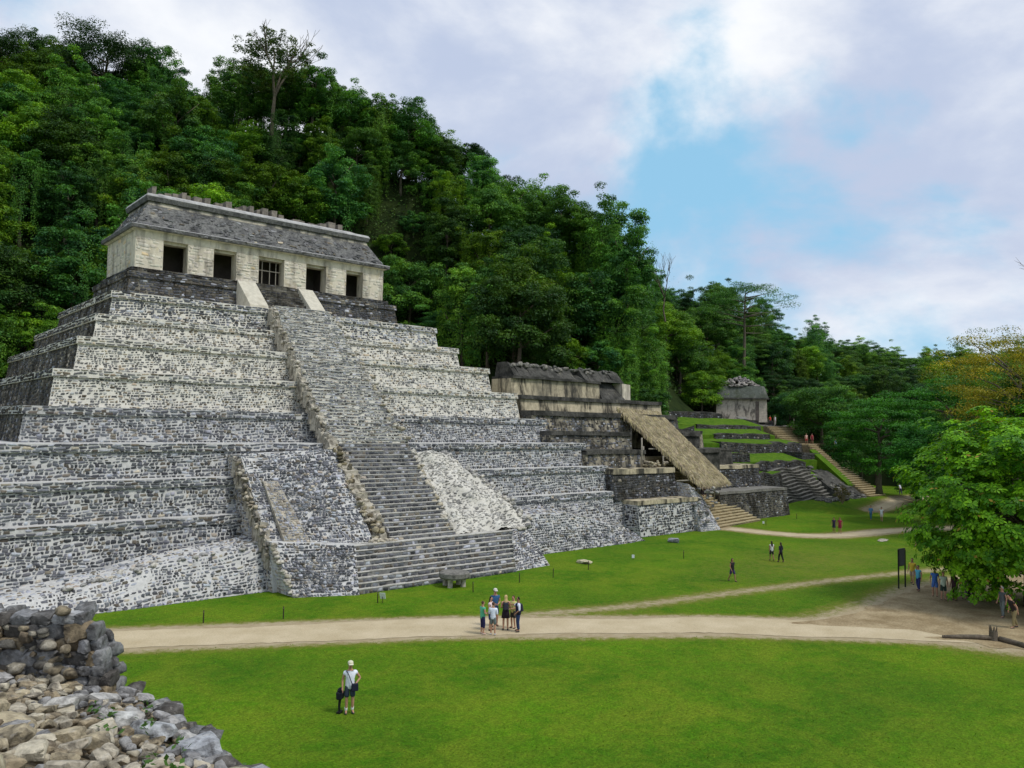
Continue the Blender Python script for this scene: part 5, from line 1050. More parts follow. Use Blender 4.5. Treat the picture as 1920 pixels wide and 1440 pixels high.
def bright_tree():
    rs = np.random.RandomState(5); root = empty('broad_leaved_tree', (22.4, -46.1, 0), 0, 'bright green large-leaved tree at the right edge over people', 'tree')
    P = []; N = []; K = []; Ls = []
    rx, ry, rz, cz = 6.0, 6.0, 5.6, 5.75
    ncl = 680; d = rs.normal(size=(1900, 3)); d /= np.linalg.norm(d, axis=1)[:, None]; d = d[d[:, 2] > -.93][:ncl]
    for k in range(ncl):
        a = math.atan2(d[k, 1], d[k, 0]); lum = 1+.10*math.sin(3*a+1)+.09*math.sin(7*a+d[k, 2]*6)+rs.uniform(-.16, .10); r = (rs.uniform(.45, 1) if rs.rand() < .35 else rs.uniform(.84, 1.02))*lum
        c = d[k]*r*np.array([rx, ry, rz])+np.array([0, 0, cz]); cr = rs.uniform(.45, .95); m = rs.randint(13, 20); br = rs.uniform(0, 1)
        for j in range(m):                           # rosettes of large leaves
            q = rs.normal(size=3); q /= np.linalg.norm(q); q[2] = abs(q[2])*.8 if rs.rand() < .75 else q[2]; p = c+q*cr*np.array([1, 1, .75]); ax = d[k]*.55+q*.5+np.array([0, 0, .55]); ax /= np.linalg.norm(ax)
            t = np.cross(ax, [.3, .2, 1]); t /= np.linalg.norm(t); b = np.cross(ax, t); nl = rs.randint(5, 9); ph = rs.uniform(0, 6.28)
            for i in range(nl):
                an = ph+6.283*i/nl+rs.uniform(-.3, .3); o = t*math.cos(an)+b*math.sin(an); P.append((p, o, ax)); K.append(np.clip(br+rs.normal(0, .22), 0, 1.2)); Ls.append(rs.uniform(.18, .33))
    p = np.array([x[0] for x in P]); o = np.array([x[1] for x in P]); ax = np.array([x[2] for x in P]); L_ = np.array(Ls)[:, None]; K = np.array(K); n = len(p)
    dr = o+ax*rs.uniform(-.1, .4, (n, 1))-np.array([0, 0, .25]); dr /= np.linalg.norm(dr, axis=1)[:, None]; s = np.cross(ax, dr); s /= np.linalg.norm(s, axis=1)[:, None]; up = np.cross(dr, s)
    base = p+dr*.03; V = np.stack([base, base+dr*L_*.35+s*L_*.17+up*L_*.05, base+dr*L_*.75+s*L_*.24+up*L_*.03, base+dr*L_-up*L_*.08, base+dr*L_*.75-s*L_*.24+up*L_*.03, base+dr*L_*.35-s*L_*.17+up*L_*.05], 1).reshape(-1, 3)
    i = np.arange(n)*6; Q = np.concatenate([np.c_[i, i+1, i+2, i+3], np.c_[i, i+3, i+4, i+5]])
    col = np.array([.045, .165, .006])*(1-K[:, None])+np.array([.22, .47, .014])*K[:, None]; col *= rs.uniform(.8, 1.2, (n, 1)); col[rs.rand(n) < .012] = (.35, .24, .04)
    me = np_mesh('crown', V, Q, np.repeat(col, 6, 0), MT['leaf_near']); mobj('crown', me, root); print('bright leaves', n)
    mobj('trunk', trunk_mesh(3, 6.0, .3, 5, 4.5, 16, .1, 9), root)
bright_tree()
def big_leaf_plant():
    root = empty('elephant_ear_plant', (53.5, 6.2, 12.2), 0, 'large-leaved bright green plant on the ledge beside the forest', 'plant'); rs = np.random.RandomState(2)
    for k in range(13):
        a = rs.uniform(0, 6.28); L_ = rs.uniform(.9, 1.6); d = Vector((math.cos(a), math.sin(a), 0)); base = d*rs.uniform(.2, .9)+Vector((0, 0, rs.uniform(.5, 1.5))); s = Vector((-d.y, d.x, 0)); V = []
        for t, w, z in ((0, .05, 0), (.3, .42, .16), (.65, .38, .12), (1, .02, -.15)): V += [base+d*L_*t+s*w*L_+Vector((0, 0, z)), base+d*L_*t+Vector((0, 0, z-.06)), base+d*L_*t-s*w*L_+Vector((0, 0, z))]
        me = py_mesh('leaf', V, [(3*i+j, 3*i+j+1, 3*i+j+4, 3*i+j+3) for i in range(3) for j in range(2)], MT['bigleaf']); mobj('leaf', me, root)
    b = MB()
    for k in range(8): a = rs.uniform(0, 6.28); b.tube([(0, 0, -.3), (.3*math.cos(a), .3*math.sin(a), .5), (.8*math.cos(a), .8*math.sin(a), 1.1)], .03, 5)
    b.build('stem', MT['bigleaf'], root)
MT['bigleaf'] = m_plain('glossy_leaf', (.06, .20, .025), .5, .25, 3, .4)
big_leaf_plant()
SH = empty('dry_shrub', (70.0, -11.6, .85), 0, 'small half-dry shrub in the lawn before the rock outcrop', 'shrub')
b = MB(); rs_ = np.random.RandomState(6)
for k in range(26):
    a = rs_.uniform(0, 6.28); rr = rs_.uniform(.3, 1.1); h_ = rs_.uniform(1.0, 2.5); b.tube([(0, 0, 0), (rr*.4*math.cos(a), rr*.4*math.sin(a), h_*.5), (rr*math.cos(a), rr*math.sin(a), h_)], [.05, .03, .012], 4)
b.build('stems', m_plain('dry_twig', (.22, .18, .10), .9), SH)
c_ = mobj('leaves', crown('leaves', 95, 1.0, 1.1, 24, 26, .22, c0=(.10, .11, .03), c1=(.2, .17, .05), cs=(.15, .3)), SH, (0, 0, 1.6)); c_.color = (1, 1, 1, 1)

# ------------------------------------------------------------------ foreground ruined wall (lower left corner)
FGW = empty('ruined_wall', (-29.0, -50.0, 0), 0, 'broken foreground wall of rough grey and tan stones at lower left', 'wall')
OFG = np.array([-29.0, -50.0, 0.])
def fg_wall():
    A = np.array((-31.3, -55.6, 7.65)); B = np.array((-28.05, -52.9, 6.1)); C_ = np.array((-27.5, -46.7, 5.45)); D_ = np.array((-30.6, -44.9, 6.1))
    def at(u, v): return A*(1-u)*(1-v)+B*u*(1-v)+C_*u*v+D_*(1-u)*v
    b = MB(); n = 6
    core = [A, B, C_, D_]; dn = np.array([0, 0, .26])
    b.hexa([(p[0]+dx-OFG[0], p[1]-OFG[1], -.3) for p, dx in zip(core, (0, 1.0, 1.0, 0))]+[tuple(p-dn-OFG) for p in core]); b.build('rubble_core', MT['fgcore'], FGW)
    rs = np.random.RandomState(15); placed = []; cnt = 0
    up = np.cross(B-A, D_-A); up /= np.linalg.norm(up)
    # tread of tumbled stones
    tries = 0
    while cnt < 190 and tries < 30000:
        tries += 1; u, v = rs.uniform(-.05, 1.03), rs.uniform(-.02, 1.0); s = rs.uniform(.07, .18)*(1.0 if rs.rand() < .85 else 1.5); p = at(u, v)
        if any(np.linalg.norm(p-q) < (s+t)*.86 for q, t in placed): continue
        placed.append((p, s)); cnt += 1; edge = max(0, (u-.68)/.32)*.7+.5*max(0, v-.6); g = rs.rand() < .18+edge
        col = random.choice([(.40, .385, .37), (.32, .31, .305), (.47, .455, .43), (.24, .235, .235)]) if g else random.choice([(.50, .42, .28), (.44, .37, .25), (.56, .50, .38), (.36, .29, .19), (.50, .44, .34)])
        rock(FGW, p+up*s*rs.uniform(-.35, .12)-OFG, (s*rs.uniform(1.0, 1.7), s*rs.uniform(.85, 1.25), s*rs.uniform(.5, .85)), (rs.uniform(-.3, .3), rs.uniform(-.35, .35), rs.uniform(0, 6.28)), col, single=True)
    for (u, v, s, col) in ((.10, .12, .42, (.50, .43, .30)), (.93, .02, .36, (.52, .46, .32)), (.74, .50, .30, (.52, .51, .48)), (.55, .62, .26, (.50, .48, .44)), (.83, .42, .26, (.46, .47, .48)), (.93, .27, .27, (.40, .41, .43))):
        rock(FGW, at(u, v)+up*.05-OFG, (s*1.25, s*.85, s*.55), (rs.uniform(-.1, .1), rs.uniform(-.1, .1), rs.uniform(0, 6)), col, single=True)
    # dark edge stones along the drop to the lawn
    for k in range(58):
        v = k/57; p = at(1.03, v)+np.array([rs.uniform(-.12, .16), rs.uniform(-.1, .1), rs.uniform(-.5, .05)]); s = rs.uniform(.12, .24)
        rock(FGW, p-OFG, (s*1.3, s, s*.75), None, random.choice([(.30, .30, .30), (.22, .22, .22), (.13, .12, .11), (.4, .4, .4)]))
    for k in range(1100):     # small packed stones and chips between the larger ones
        u, v = rs.uniform(-.05, 1.05), rs.uniform(-.02, 1.02); p = at(u, v); s = rs.uniform(.03, .085); g = rs.rand() < .2+.6*max(0, u-.6)
        rock(FGW, p-up*rs.uniform(.03, .14)-OFG, (s*rs.uniform(1, 1.8), s*1.1, s*.8), None, random.choice([(.36, .35, .34), (.24, .235, .23), (.44, .43, .41)] if g else [(.42, .35, .24), (.30, .24, .16), (.50, .44, .33), (.2, .16, .11)]))
    # stub of standing wall
    P0 = np.array((-31.2, -43.75, 0)); P1 = np.array((-27.78, -46.64, 0)); L_ = np.linalg.norm(P1-P0); dr = (P1-P0)/L_; nv = np.array([dr[1], -dr[0], 0])
    nv = nv if np.dot(nv, np.array(CAMP)-P0) > 0 else -nv
    z = 5.35; row = 0
    while z < 6.72:
        h = rs.uniform(.14, .27); x = rs.uniform(-.2, 0); xmax = L_*(1-.0)-.22-max(0, z-5.6)*.30-(.10 if z > 6.4 else 0)+rs.uniform(-.05, .05)
        while x < xmax:
            w = rs.uniform(.16, .55); w = min(w, max(.16, xmax-x)); c = P0+dr*(x+w/2)+np.array([0, 0, z+h/2]); top = z > 6.4
            col = random.choice([(.24, .24, .245), (.19, .19, .19), (.30, .30, .30), (.13, .125, .12), (.11, .10, .09)]+([(.28, .22, .14)] if not top else [(.42, .42, .42)])*2)
            yaw = math.atan2(dr[1], dr[0])
            rock(FGW, c+nv*rs.uniform(-.06, .06)-OFG, (w*.70, rs.uniform(.20, .30), h*.74), (rs.uniform(-.07, .07), rs.uniform(-.07, .07), yaw+rs.uniform(-.10, .10)), col, single=True, pool=BLOCKS)
            if rs.rand() < .45: rock(FGW, c-nv*rs.uniform(.35, .6)-OFG, (w*.6, .22, h*.6), None, random.choice([(.2, .2, .2), (.26, .26, .26)]))
            x += w*rs.uniform(.92, 1.02)
        z += h*.92
    for k in range(260):      # chinking and debris at the foot
        p = P0+dr*rs.uniform(0, L_*.86)+nv*rs.uniform(-.02, .3)+np.array([0, 0, 5.5+abs(rs.normal(0, .45))]); s = rs.uniform(.06, .15)
        rock(FGW, p-OFG, (s*1.3, s, s*.8), None, random.choice([(.2, .16, .11), (.3, .25, .17), (.16, .15, .13), (.42, .38, .3)]))
    b = MB(); q0 = P0-nv*.02; q1 = P1-nv*.02; q2 = P1-nv*.75; q3 = P0-nv*.75
    b.hexa([tuple(q+np.array([0, 0, -.2])-OFG) for q in (q0, q1, q2, q3)]+[tuple(q+np.array([0, 0, zz])-OFG) for q, zz in ((q0, 6.5), (q1-dr*.6, 6.42), (q2-dr*.6, 6.42), (q3, 6.5))]); b.build('rubble_core', MT['fgcore'], FGW)
    for k in range(10): 
        p = at(rs.uniform(.6, 1), rs.uniform(.05, .9)); q = rs.normal(0, .05, (14, 3)); N = rs.normal(0, .4, (14, 3))+np.array([0, 0, .8]); N /= np.linalg.norm(N, axis=1)[:, None]
        me = np_mesh('weed', leaf_quads(q+np.array([0, 0, .06]), N, rs.uniform(.05, .11, 14), rs), np.arange(56).reshape(-1, 4), np.tile([.07, .15, .03], (56, 1)), MT['leaf']); o = mobj('weed', me, FGW, p+up*.06-OFG); o.color = (1, 1, 1, 1)
MT['fgcore'] = m_stone('earthy_mortar', (.22, .175, .115), .4, 1.3, 6, (.03, .025, .02), .45, .68, .8, sstretch=(1, 1, 1), ssc=2, bump=.9, bsc=9)
fg_wall()

# ------------------------------------------------------------------ people
MATC = {}
def cloth(c, rough=.85):
    k = tuple(c)
    if k not in MATC: MATC[k] = m_plain('cloth', c, rough, .12, 9)
    return MATC[k]
SKIN = m_plain('skin', (.46, .25, .16), .6, .08); SKIND = m_plain('skin_tan', (.30, .155, .09), .6, .08)
HAIRC = {'dark': m_plain('dark_hair', (.015, .011, .009), .5), 'blond': m_plain('blond_hair', (.55, .40, .18), .5), 'brown': m_plain('brown_hair', (.08, .04, .022), .5), 'grey': m_plain('grey_hair', (.4, .39, .37), .6)}
DARK = m_plain('black_plastic', (.012, .012, .014), .45)
def skin_obj(name, chains, mat, parent, sub=1):
    """chains: lists of (co, rx, ry); a chain whose first point repeats an earlier point joins it there; else a new island"""
    V = []; E = []; Rr = []; roots = []
    key = {}
    for ch in chains:
        prev = None
        for j, (co, rx, ry) in enumerate(ch):
            k = tuple(round(c, 4) for c in co)
            if k in key: i = key[k]
            else:
                i = len(V); key[k] = i; V.append(co); Rr.append((rx, ry))
                if j == 0: roots.append(i)
            if prev is not None and prev != i: E.append((prev, i))
            prev = i
    me = bpy.data.meshes.new(name); me.from_pydata(V, E, []); me.update(); me.materials.append(mat)
    o = bpy.data.objects.new(name, me); link(o, parent); m = o.modifiers.new('skin', 'SKIN'); m.use_smooth_shade = True; m.branch_smoothing = .3
    if not me.skin_vertices: raise RuntimeError('no skin layer')
    for i, d in enumerate(me.skin_vertices[0].data): d.radius = Rr[i]; d.use_root = i in roots
    s = o.modifiers.new('sub', 'SUBSURF'); s.levels = sub; s.render_levels = sub
    return o
def lerp3(a, b, t): return tuple(a[i]+(b[i]-a[i])*t for i in range(3))
def person(loc, face, h, label, top=(.8, .8, .8), bottom=(.1, .1, .2), legs='shorts', hair='dark', hlen='short', sleeve=.5, stride=0., arms='down', skin=None, hat=None, bag=None, shoes=(.05, .05, .05), glasses=False, dress=None, group=None, lean=0., socks=None):
    """stands at loc, faces azimuth `face` (0 = +x)"""
    s = h/1.75; root = empty('person', loc, face+math.pi/2, label, 'person', group); root.scale = (s, s, s); sk = skin or SKIN
    ly = lambda z: -lean*(z-.9) if z > .9 else 0
    pel, spi, che, nek = (0, 0, .95), (0, ly(1.15)-.01, 1.15), (0, ly(1.36), 1.36), (0, ly(1.5)+.01, 1.50)
    hd0, hd1, hd2 = (0, ly(1.58)-.015, 1.585), (0, ly(1.66)-.02, 1.665), (0, ly(1.73)-.01, 1.725)
    body = [[(pel, .15, .11), (spi, .135, .10), (che, .16, .105), (nek, .058, .058), (hd0, .072, .082), (hd1, .078, .095), (hd2, .058, .07)]]
    J = {}
    for sd in (-1, 1):
        st = stride*sd; hip = (sd*.09, 0, .90); kn = (sd*.105, -.03-st*.22, .50); an = (sd*.11, .02-st*.38+(.05 if st < 0 else 0), .085+(.03 if st < 0 else 0)); toe = (sd*.135, an[1]-.17, .035)
        J[sd] = dict(hip=hip, kn=kn, an=an, toe=toe)
        body.append([(pel, .15, .11), (hip, .095, .09), (lerp3(hip, kn, .5), .078, .078), (kn, .056, .058), (lerp3(kn, an, .35), .056, .058), (an, .036, .04), (toe, .035, .026)])
        sh = (sd*.185, ly(1.41), 1.415)
        if arms == 'down': el, wr = (sd*.25, ly(1.13)+.03+st*.08, 1.13), (sd*.25, -.05+st*.2, .89)
        elif arms == 'hip' and sd == 1: el, wr = (.36, .03, 1.17), (.19, -.10, 1.02)
        elif arms == 'hip': el, wr = (-.25, .04, 1.12), (-.26, -.04, .88)
        elif arms == 'front': el, wr = (sd*.24, ly(1.12), 1.13), (sd*.10, -.24, 1.10)
        elif arms == 'point' and sd == -1: el, wr = (-.27, -.14, 1.28), (-.2, -.36, 1.36)
        else: el, wr = (sd*.24, .02, 1.13), (sd*.22, -.16, .98)
        J[sd].update(sh=sh, el=el, wr=wr); d = Vector(wr)-Vector(el); d.normalize(); pa = tuple(Vector(wr)+d*.07)
        body.append([(che, .16, .105), (sh, .062, .062), (lerp3(sh, el, .5), .048, .05), (el, .040, .042), (lerp3(el, wr, .4), .036, .038), (wr, .024, .028), (pa, .022, .042)])
        side = Vector((0, 1, 0)) if abs(d.y) < .7 else Vector((0, 0, 1)); inw = Vector((-sd, 0, 0))
        for f, L_ in ((-.030, .070), (-.010, .082), (.011, .077), (.031, .06)):
            p0 = Vector(pa)+side*f; p1 = p0+d*L_*.6; p2 = p1+d*L_*.4+inw*.02; body.append([(tuple(p0), .0095, .0095), (tuple(p1), .0085, .0085), (tuple(p2), .007, .007)])
        t0 = Vector(wr)+d*.035-side*.035; body.append([(tuple(t0), .011, .011), (tuple(t0-side*.025+d*.03+inw*.01), .0095, .0095), (tuple(t0-side*.03+d*.06+inw*.015), .008, .008)])
        body.append([((sd*.076, hd1[1]+.01, 1.655), .012, .016), ((sd*.092, hd1[1]+.02, 1.66), .01, .018)])
    body.append([((0, hd1[1]-.085, 1.655), .011, .011), ((0, hd1[1]-.118, 1.632), .015, .013)])
    skin_obj('body', body, sk, root)
    b = MB()
    for sd in (-1, 1): b.lathe([(.004, -.012), (.012, 0), (.004, .012)], 6, (sd*.034, hd1[1]-.093, 1.672))
    b.V = [tuple(v) for v in b.V]; b.build('eyes', DARK, root); b = MB(); b.lathe([(.004, -.006), (.022, 0), (.004, .006)], 6, (0, hd1[1]-.085, 1.592), 1, .5); b.build('mouth', m_mouth, root)
    e = .014
    if not dress:
        sh = [[((0, 0, .80), .185, .14), ((0, 0, .95), .182, .142), (spi, .158+e, .125+e), (che, .165+e, .112+e), ((0, ly(1.455), 1.455), .10, .085)]]
        for sd in (-1, 1):
            q = J[sd]; end = lerp3(q['sh'], q['el'], sleeve*2) if sleeve <= .5 else lerp3(q['el'], q['wr'], (sleeve-.5)*2)
            c = [(che, .165, .112), (q['sh'], .07+e, .07+e), (lerp3(q['sh'], q['el'], min(1, sleeve)*.9), .064, .064)]
            if sleeve > .5: c += [(q['el'], .056, .056), (end, .044, .046)]
            sh.append(c)
        skin_obj('shirt', sh, cloth(top), root)
    else:
        b = MB(); b.lathe([(.10, 1.46), (.175, 1.40), (.165, 1.25), (.145, 1.1), (.18, .92), (.225, dress)], 12, (0, ly(1.2), 0), 1, .74); b.build('dress', cloth(top), root, True)
    if not dress or legs == 'trousers':
        end = {'shorts': .92, 'trousers': 2.0, 'capri': 1.45, 'skirt': 0}[legs]
        if legs == 'skirt':
            b = MB(); b.lathe([(.15, 1.02), (.185, .9), (.23, .55)], 12, (0, 0, 0), 1, .8); b.build('skirt', cloth(bottom), root, True)
        else:
            pc = [[((0, 0, 1.06), .16, .125), ((0, 0, .93), .172, .132)]]
            for sd in (-1, 1):
                q = J[sd]; c = [((0, 0, .93), .172, .132), ((q['hip'][0], q['hip'][1], .86), .108, .112)]
                if end < 1: c += [(lerp3(q['hip'], q['kn'], end*.6), .098, .104), (lerp3(q['hip'], q['kn'], end), .098, .102)]
                else: c += [(q['kn'], .078, .082), (lerp3(q['kn'], q['an'], (end-1)*.5), .072, .076), (lerp3(q['kn'], q['an'], min(end-1, .94)), .066, .072)]
                pc.append(c)
            skin_obj('trousers' if legs == 'trousers' else 'shorts', pc, cloth(bottom), root)
    for sd in (-1, 1):
        q = J[sd]; a = q['an']; skin_obj('shoe', [[((a[0], a[1]+.05, a[2]-.045), .048, .044), ((a[0]+sd*.01, a[1]-.06, a[2]-.05), .05, .04), ((a[0]+sd*.025, a[1]-.17, a[2]-.055), .044, .03)]], cloth(shoes), root)
        if socks: b = MB(); b.lathe([(.047, .06), (.052, .14), (.05, .19)], 8, (a[0], a[1], a[2]-.06)); b.build('sock', cloth(socks), root, True)
    hm = HAIRC.get(hair, HAIRC['dark']); y0 = hd1[1]
    if hlen != 'none':
        hc = [[((0, y0-.03, 1.715), .082, .07), ((0, y0+.02, 1.715), .092, .09), ((0, y0+.045, 1.655), .09, .07), ((0, y0+.05, 1.60), .075, .05)]]
        if hlen == 'long': hc[0] += [((0, y0+.075, 1.50), .10, .055), ((0, y0+.10, 1.36), .11, .05), ((0, y0+.10, 1.25), .08, .035)]
        skin_obj('hair', hc, hm, root)
    if hat:
        b = MB(); b.lathe([(.098, 1.70), (.10, 1.735), (.085, 1.775), (.04, 1.80)], 12, (0, y0, 0), 1, 1.12)
        b.hexa([(-.075, y0-.20, 1.69), (.075, y0-.20, 1.69), (.09, y0-.07, 1.705), (-.09, y0-.07, 1.705), (-.075, y0-.20, 1.70), (.075, y0-.20, 1.70), (.09, y0-.07, 1.72), (-.09, y0-.07, 1.72)]); b.build('cap', cloth(hat), root, True)
    if glasses:
        b = MB(); b.box(-.07, -.008, y0-.112, y0-.098, 1.655, 1.692); b.box(.008, .07, y0-.112, y0-.098, 1.655, 1.692); b.box(-.085, .085, y0-.10, y0-.093, 1.68, 1.69); b.box(-.09, -.084, y0-.10, y0+.02, 1.678, 1.69); b.box(.084, .09, y0-.10, y0+.02, 1.678, 1.69); b.build('sunglasses', DARK, root)
    if bag == 'back':
        b = MB(); b.hexa([(-.15, .11, 1.02), (.15, .11, 1.02), (.13, .27, 1.05), (-.13, .27, 1.05), (-.13, .10, 1.42), (.13, .10, 1.42), (.10, .21, 1.40), (-.10, .21, 1.40)]); o = b.build('backpack', cloth((.03, .03, .045)), root); m = o.modifiers.new('bevel', 'BEVEL'); m.width = .04; m.segments = 2
    return root
m_mouth = m_plain('lips', (.30, .10, .08), .6)
toC = lambda x, y: math.atan2(CAMP.y-y, CAMP.x-x)
MAN = person((-17.29, -36.35, 0), toC(-17.29, -36.35)+.15, 1.76, 'man in white shirt, dark shorts and pale cap standing on the near lawn', (.74, .77, .85), (.035, .05, .075), 'shorts', 'grey', 'short', .5, 0, 'hip', None, (.62, .60, .44), None, (.05, .06, .09), True, socks=(.8, .8, .8))
SB = empty('shoulder_bag', (-17.29, -36.35, 0), toC(-17.29, -36.35)+.15+math.pi/2, 'black shoulder bag hanging on a strap at the man in the white shirt', 'bag')
b = MB(); b.hexa([(.02, -.26, .80), (.27, -.24, .80), (.27, -.13, .80), (.02, -.14, .80), (.03, -.25, 1.06), (.26, -.23, 1.06), (.26, -.13, 1.06), (.03, -.14, 1.06)]); o = b.build('pouch', cloth((.012, .014, .03)), SB); m = o.modifiers.new('bevel', 'BEVEL'); m.width = .03; m.segments = 2
b = MB(); b.tube([(.05, -.2, 1.05), (-.01, -.165, 1.2), (-.07, -.155, 1.36), (-.13, -.08, 1.475), (-.12, .06, 1.46), (.0, .16, 1.25), (.16, .16, 1.05), (.25, 0, .98), (.25, -.18, 1.04)], .016, 5); b.build('strap', cloth((.012, .014, .03)), SB)
BP = empty('rucksack', (-17.52, -36.10, 0), 0.7, 'dark rucksack held by its strap beside the man on the near lawn', 'bag')
b = MB(); b.hexa([(-.15, -.10, .46), (.15, -.10, .46), (.15, .10, .46), (-.15, .10, .46), (-.17, -.12, .72), (.17, -.12, .72), (.15, .12, .74), (-.15, .12, .74)]); b.hexa([(-.14, -.10, .74), (.14, -.10, .74), (.13, .10, .74), (-.13, .10, .74), (-.09, -.06, .86), (.09, -.06, .86), (.09, .06, .86), (-.09, .06, .86)])
o = b.build('pack', cloth((.012, .014, .022)), BP); m = o.modifiers.new('bevel', 'BEVEL'); m.width = .05; m.segments = 3; m.limit_method = 'NONE'
b = MB(); b.tube([(-.05, 0, .46), (-.05, .02, .25), (-.04, 0, .03)], .035, 6); b.tube([(.05, .0, .46), (.05, .03, .22), (.06, .03, .03)], .03, 6); b.box(-.12, .12, -.06, .08, 0, .05); b.build('stool_legs', DARK, BP)
gx, gy = -5.9, -31.2; to = lambda x, y: math.atan2(gy-y, gx-x)
GR = 'visitors talking in a ring on the path'
person((-6.95, -31.05, .02), to(-6.95, -31.05), 1.58, 'woman in green top and navy capri trousers at the left of the group', (.10, .42, .25), (.02, .02, .075), 'capri', 'brown', 'short', .5, 0, 'front', bag=None, group=GR, shoes=(.5, .4, .35))
person((-6.62, -31.45, .02), HEAD-.3, 1.55, 'person in white shirt and grey shorts standing with back to us in the group', (.75, .78, .9), (.16, .19, .19), 'shorts', 'brown', 'short', .6, 0, 'front', bag=None, group=GR, shoes=(.5, .5, .5))
person((-6.15, -30.70, .02), to(-6.15, -30.7), 1.64, 'dark-haired woman in pale pink top behind the white-shirted person', (.72, .58, .58), (.03, .05, .15), 'shorts', 'dark', 'long', .4, 0, 'front', group=GR)
person((-5.45, -30.2, .02), to(-5.45, -30.2), 1.84, 'tall man in navy shirt with teal front at the back of the group', (.03, .10, .22), (.02, .03, .10), 'shorts', 'brown', 'short', .5, 0, 'front', hat=(.6, .56, .5), glasses=True, group=GR)
person((-5.55, -31.15, .02), HEAD+.1, 1.70, 'blonde woman in short dark dress seen from behind', (.022, .014, .025), (.02, .02, .02), 'shorts', 'blond', 'long', .3, 0, 'front', dress=.62, bag='back', group=GR)
person((-5.0, -31.1, .02), to(-5.0, -31.1), 1.60, 'person in yellow shirt and dark shorts beside the man in the vest', (.62, .58, .22), (.05, .045, .04), 'shorts', 'brown', 'short', .4, 0, 'front', group=GR)
person((-5.25, -31.75, .02), to(-5.25, -31.75)+.15, 1.68, 'guide in dark vest with white sleeves and blue jeans at the right of the group', (.72, .74, .85), (.022, .04, .11), 'trousers', 'dark', 'short', .62, 0, 'point', SKIND, group=GR, bag='back')
V_ = empty('vest', (-5.25, -31.75, .02), to(-5.25, -31.75)+.15+math.pi/2, 'dark sleeveless vest worn by the guide of the group', 'vest'); V_.scale = (.96,)*3
b = MB(); b.lathe([(.185, .88), (.20, 1.0), (.19, 1.2), (.20, 1.36), (.12, 1.46)], 12, (0, 0, 0), 1, .78); b.build('panel', cloth((.015, .017, .045)), V_, True)
person((14.95, -30.77, 0), math.radians(-100), 1.52, 'lone dark-haired woman in black top and shorts walking on the middle lawn', (.02, .018, .02), (.04, .03, .10), 'shorts', 'dark', 'long', .2, .6, 'down', SKIND)
person((25.02, -27.78, 0), math.radians(60), 1.50, 'girl in white top and dark shorts left of the pair on the lawn', (.6, .6, .58), (.03, .03, .035), 'shorts', 'dark', 'long', .3, .3, 'down', SKIND)
person((24.91, -28.62, 0), math.radians(80), 1.50, 'girl with black top and white waistband right of the pair on the lawn', (.018, .018, .035), (.012, .012, .015), 'trousers', 'dark', 'long', .6, .4, 'down', SKIND)
person((46.2, -22.3, 0), math.radians(200), 1.52, 'visitor in navy top left of the couple by the narrow path', (.03, .02, .05), (.03, .03, .06), 'shorts', 'dark', 'short', .4, .3, 'down', SKIND)
person((46.16, -22.94, 0), math.radians(200), 1.58, 'visitor in maroon shirt right of the couple by the narrow path', (.24, .02, .05), (.20, .02, .05), 'shorts', 'brown', 'short', .5, .3, 'down', SKIND)
person((61.34, -19.23, 0), math.radians(170), 1.66, 'visitor in blue shirt and jeans on the far shaded lawn', (.10, .22, .36), (.04, .13, .22), 'trousers', 'dark', 'short', .6, .4)
person((60.73, -20.73, 0), math.radians(190), 1.66, 'visitor in white with a backpack on the far shaded lawn', (.68, .72, .70), (.6, .55, .45), 'shorts', 'dark', 'short', .5, .4, bag='back')
person((42.88, -31.63, 0), math.radians(120), 1.70, 'visitor in white shirt and orange shorts half hidden by the bright tree', (.75, .76, .82), (.62, .14, .05), 'shorts', 'dark', 'short', .5, .3)
person((42.86, -32.35, 0), math.radians(100), 1.72, 'visitor in white shirt and black shorts at the edge of the bright tree', (.75, .77, .85), (.02, .02, .02), 'shorts', 'grey', 'short', .5, .3)
person((24.05, -38.77, 0), math.radians(180), 1.70, 'visitor in yellow shirt right of the signboard', (.70, .50, .06), (.45, .33, .25), 'shorts', 'brown', 'short', .5, .3)
person((21.91, -39.99, 0), math.radians(160), 1.62, 'visitor in turquoise shirt and jeans under the left branches', (.10, .40, .55), (.025, .035, .14), 'trousers', 'dark', 'short', .5, .2)
person((21.0, -41.33, 0), math.radians(200), 1.72, 'visitor in bright blue under the bright tree', (.06, .16, .48), (.08, .18, .5), 'shorts', 'dark', 'short', .5, 0)
person((20.24, -42.1, 0), math.radians(220), 1.70, 'visitor in striped white and green shirt under the bright tree', (.50, .60, .48), (.03, .06, .05), 'shorts', 'brown', 'short', .5, 0)
person((20.75, -42.55, 0), math.radians(160), 1.70, 'dark-clad visitor right of the striped shirt', (.06, .03, .04), (.05, .025, .03), 'trousers', 'dark', 'short', .5, 0, skin=SKIND)
person((21.8, -42.75, 0), math.radians(190), 1.66, 'visitor in lavender trousers in the shade of the tree', (.35, .33, .42), (.22, .2, .3), 'trousers', 'grey', 'short', .5, 0)
person((20.95, -43.4, 0), math.radians(210), 1.74, 'visitor in black with white shoes in the shade of the tree', (.015, .015, .018), (.02, .018, .02), 'trousers', 'dark', 'short', .5, 0, shoes=(.6, .6, .6))
person((17.95, -45.99, 0), math.radians(150), 1.68, 'visitor in grey clothes in deep shade near the right edge', (.09, .10, .10), (.14, .16, .15), 'trousers', 'grey', 'short', .5, .3)
person((15.75, -47.2, 0), math.radians(140), 1.74, 'visitor in dark shirt and khaki trousers bending at the right edge', (.03, .022, .02), (.26, .21, .10), 'trousers', 'dark', 'short', .5, .4, lean=.35)
person((96.2, 15.3, 11.35), math.radians(250), 1.65, 'visitor in tan standing by the small temple', (.5, .35, .25), (.4, .28, .15), 'shorts', 'brown', 'short', .5)
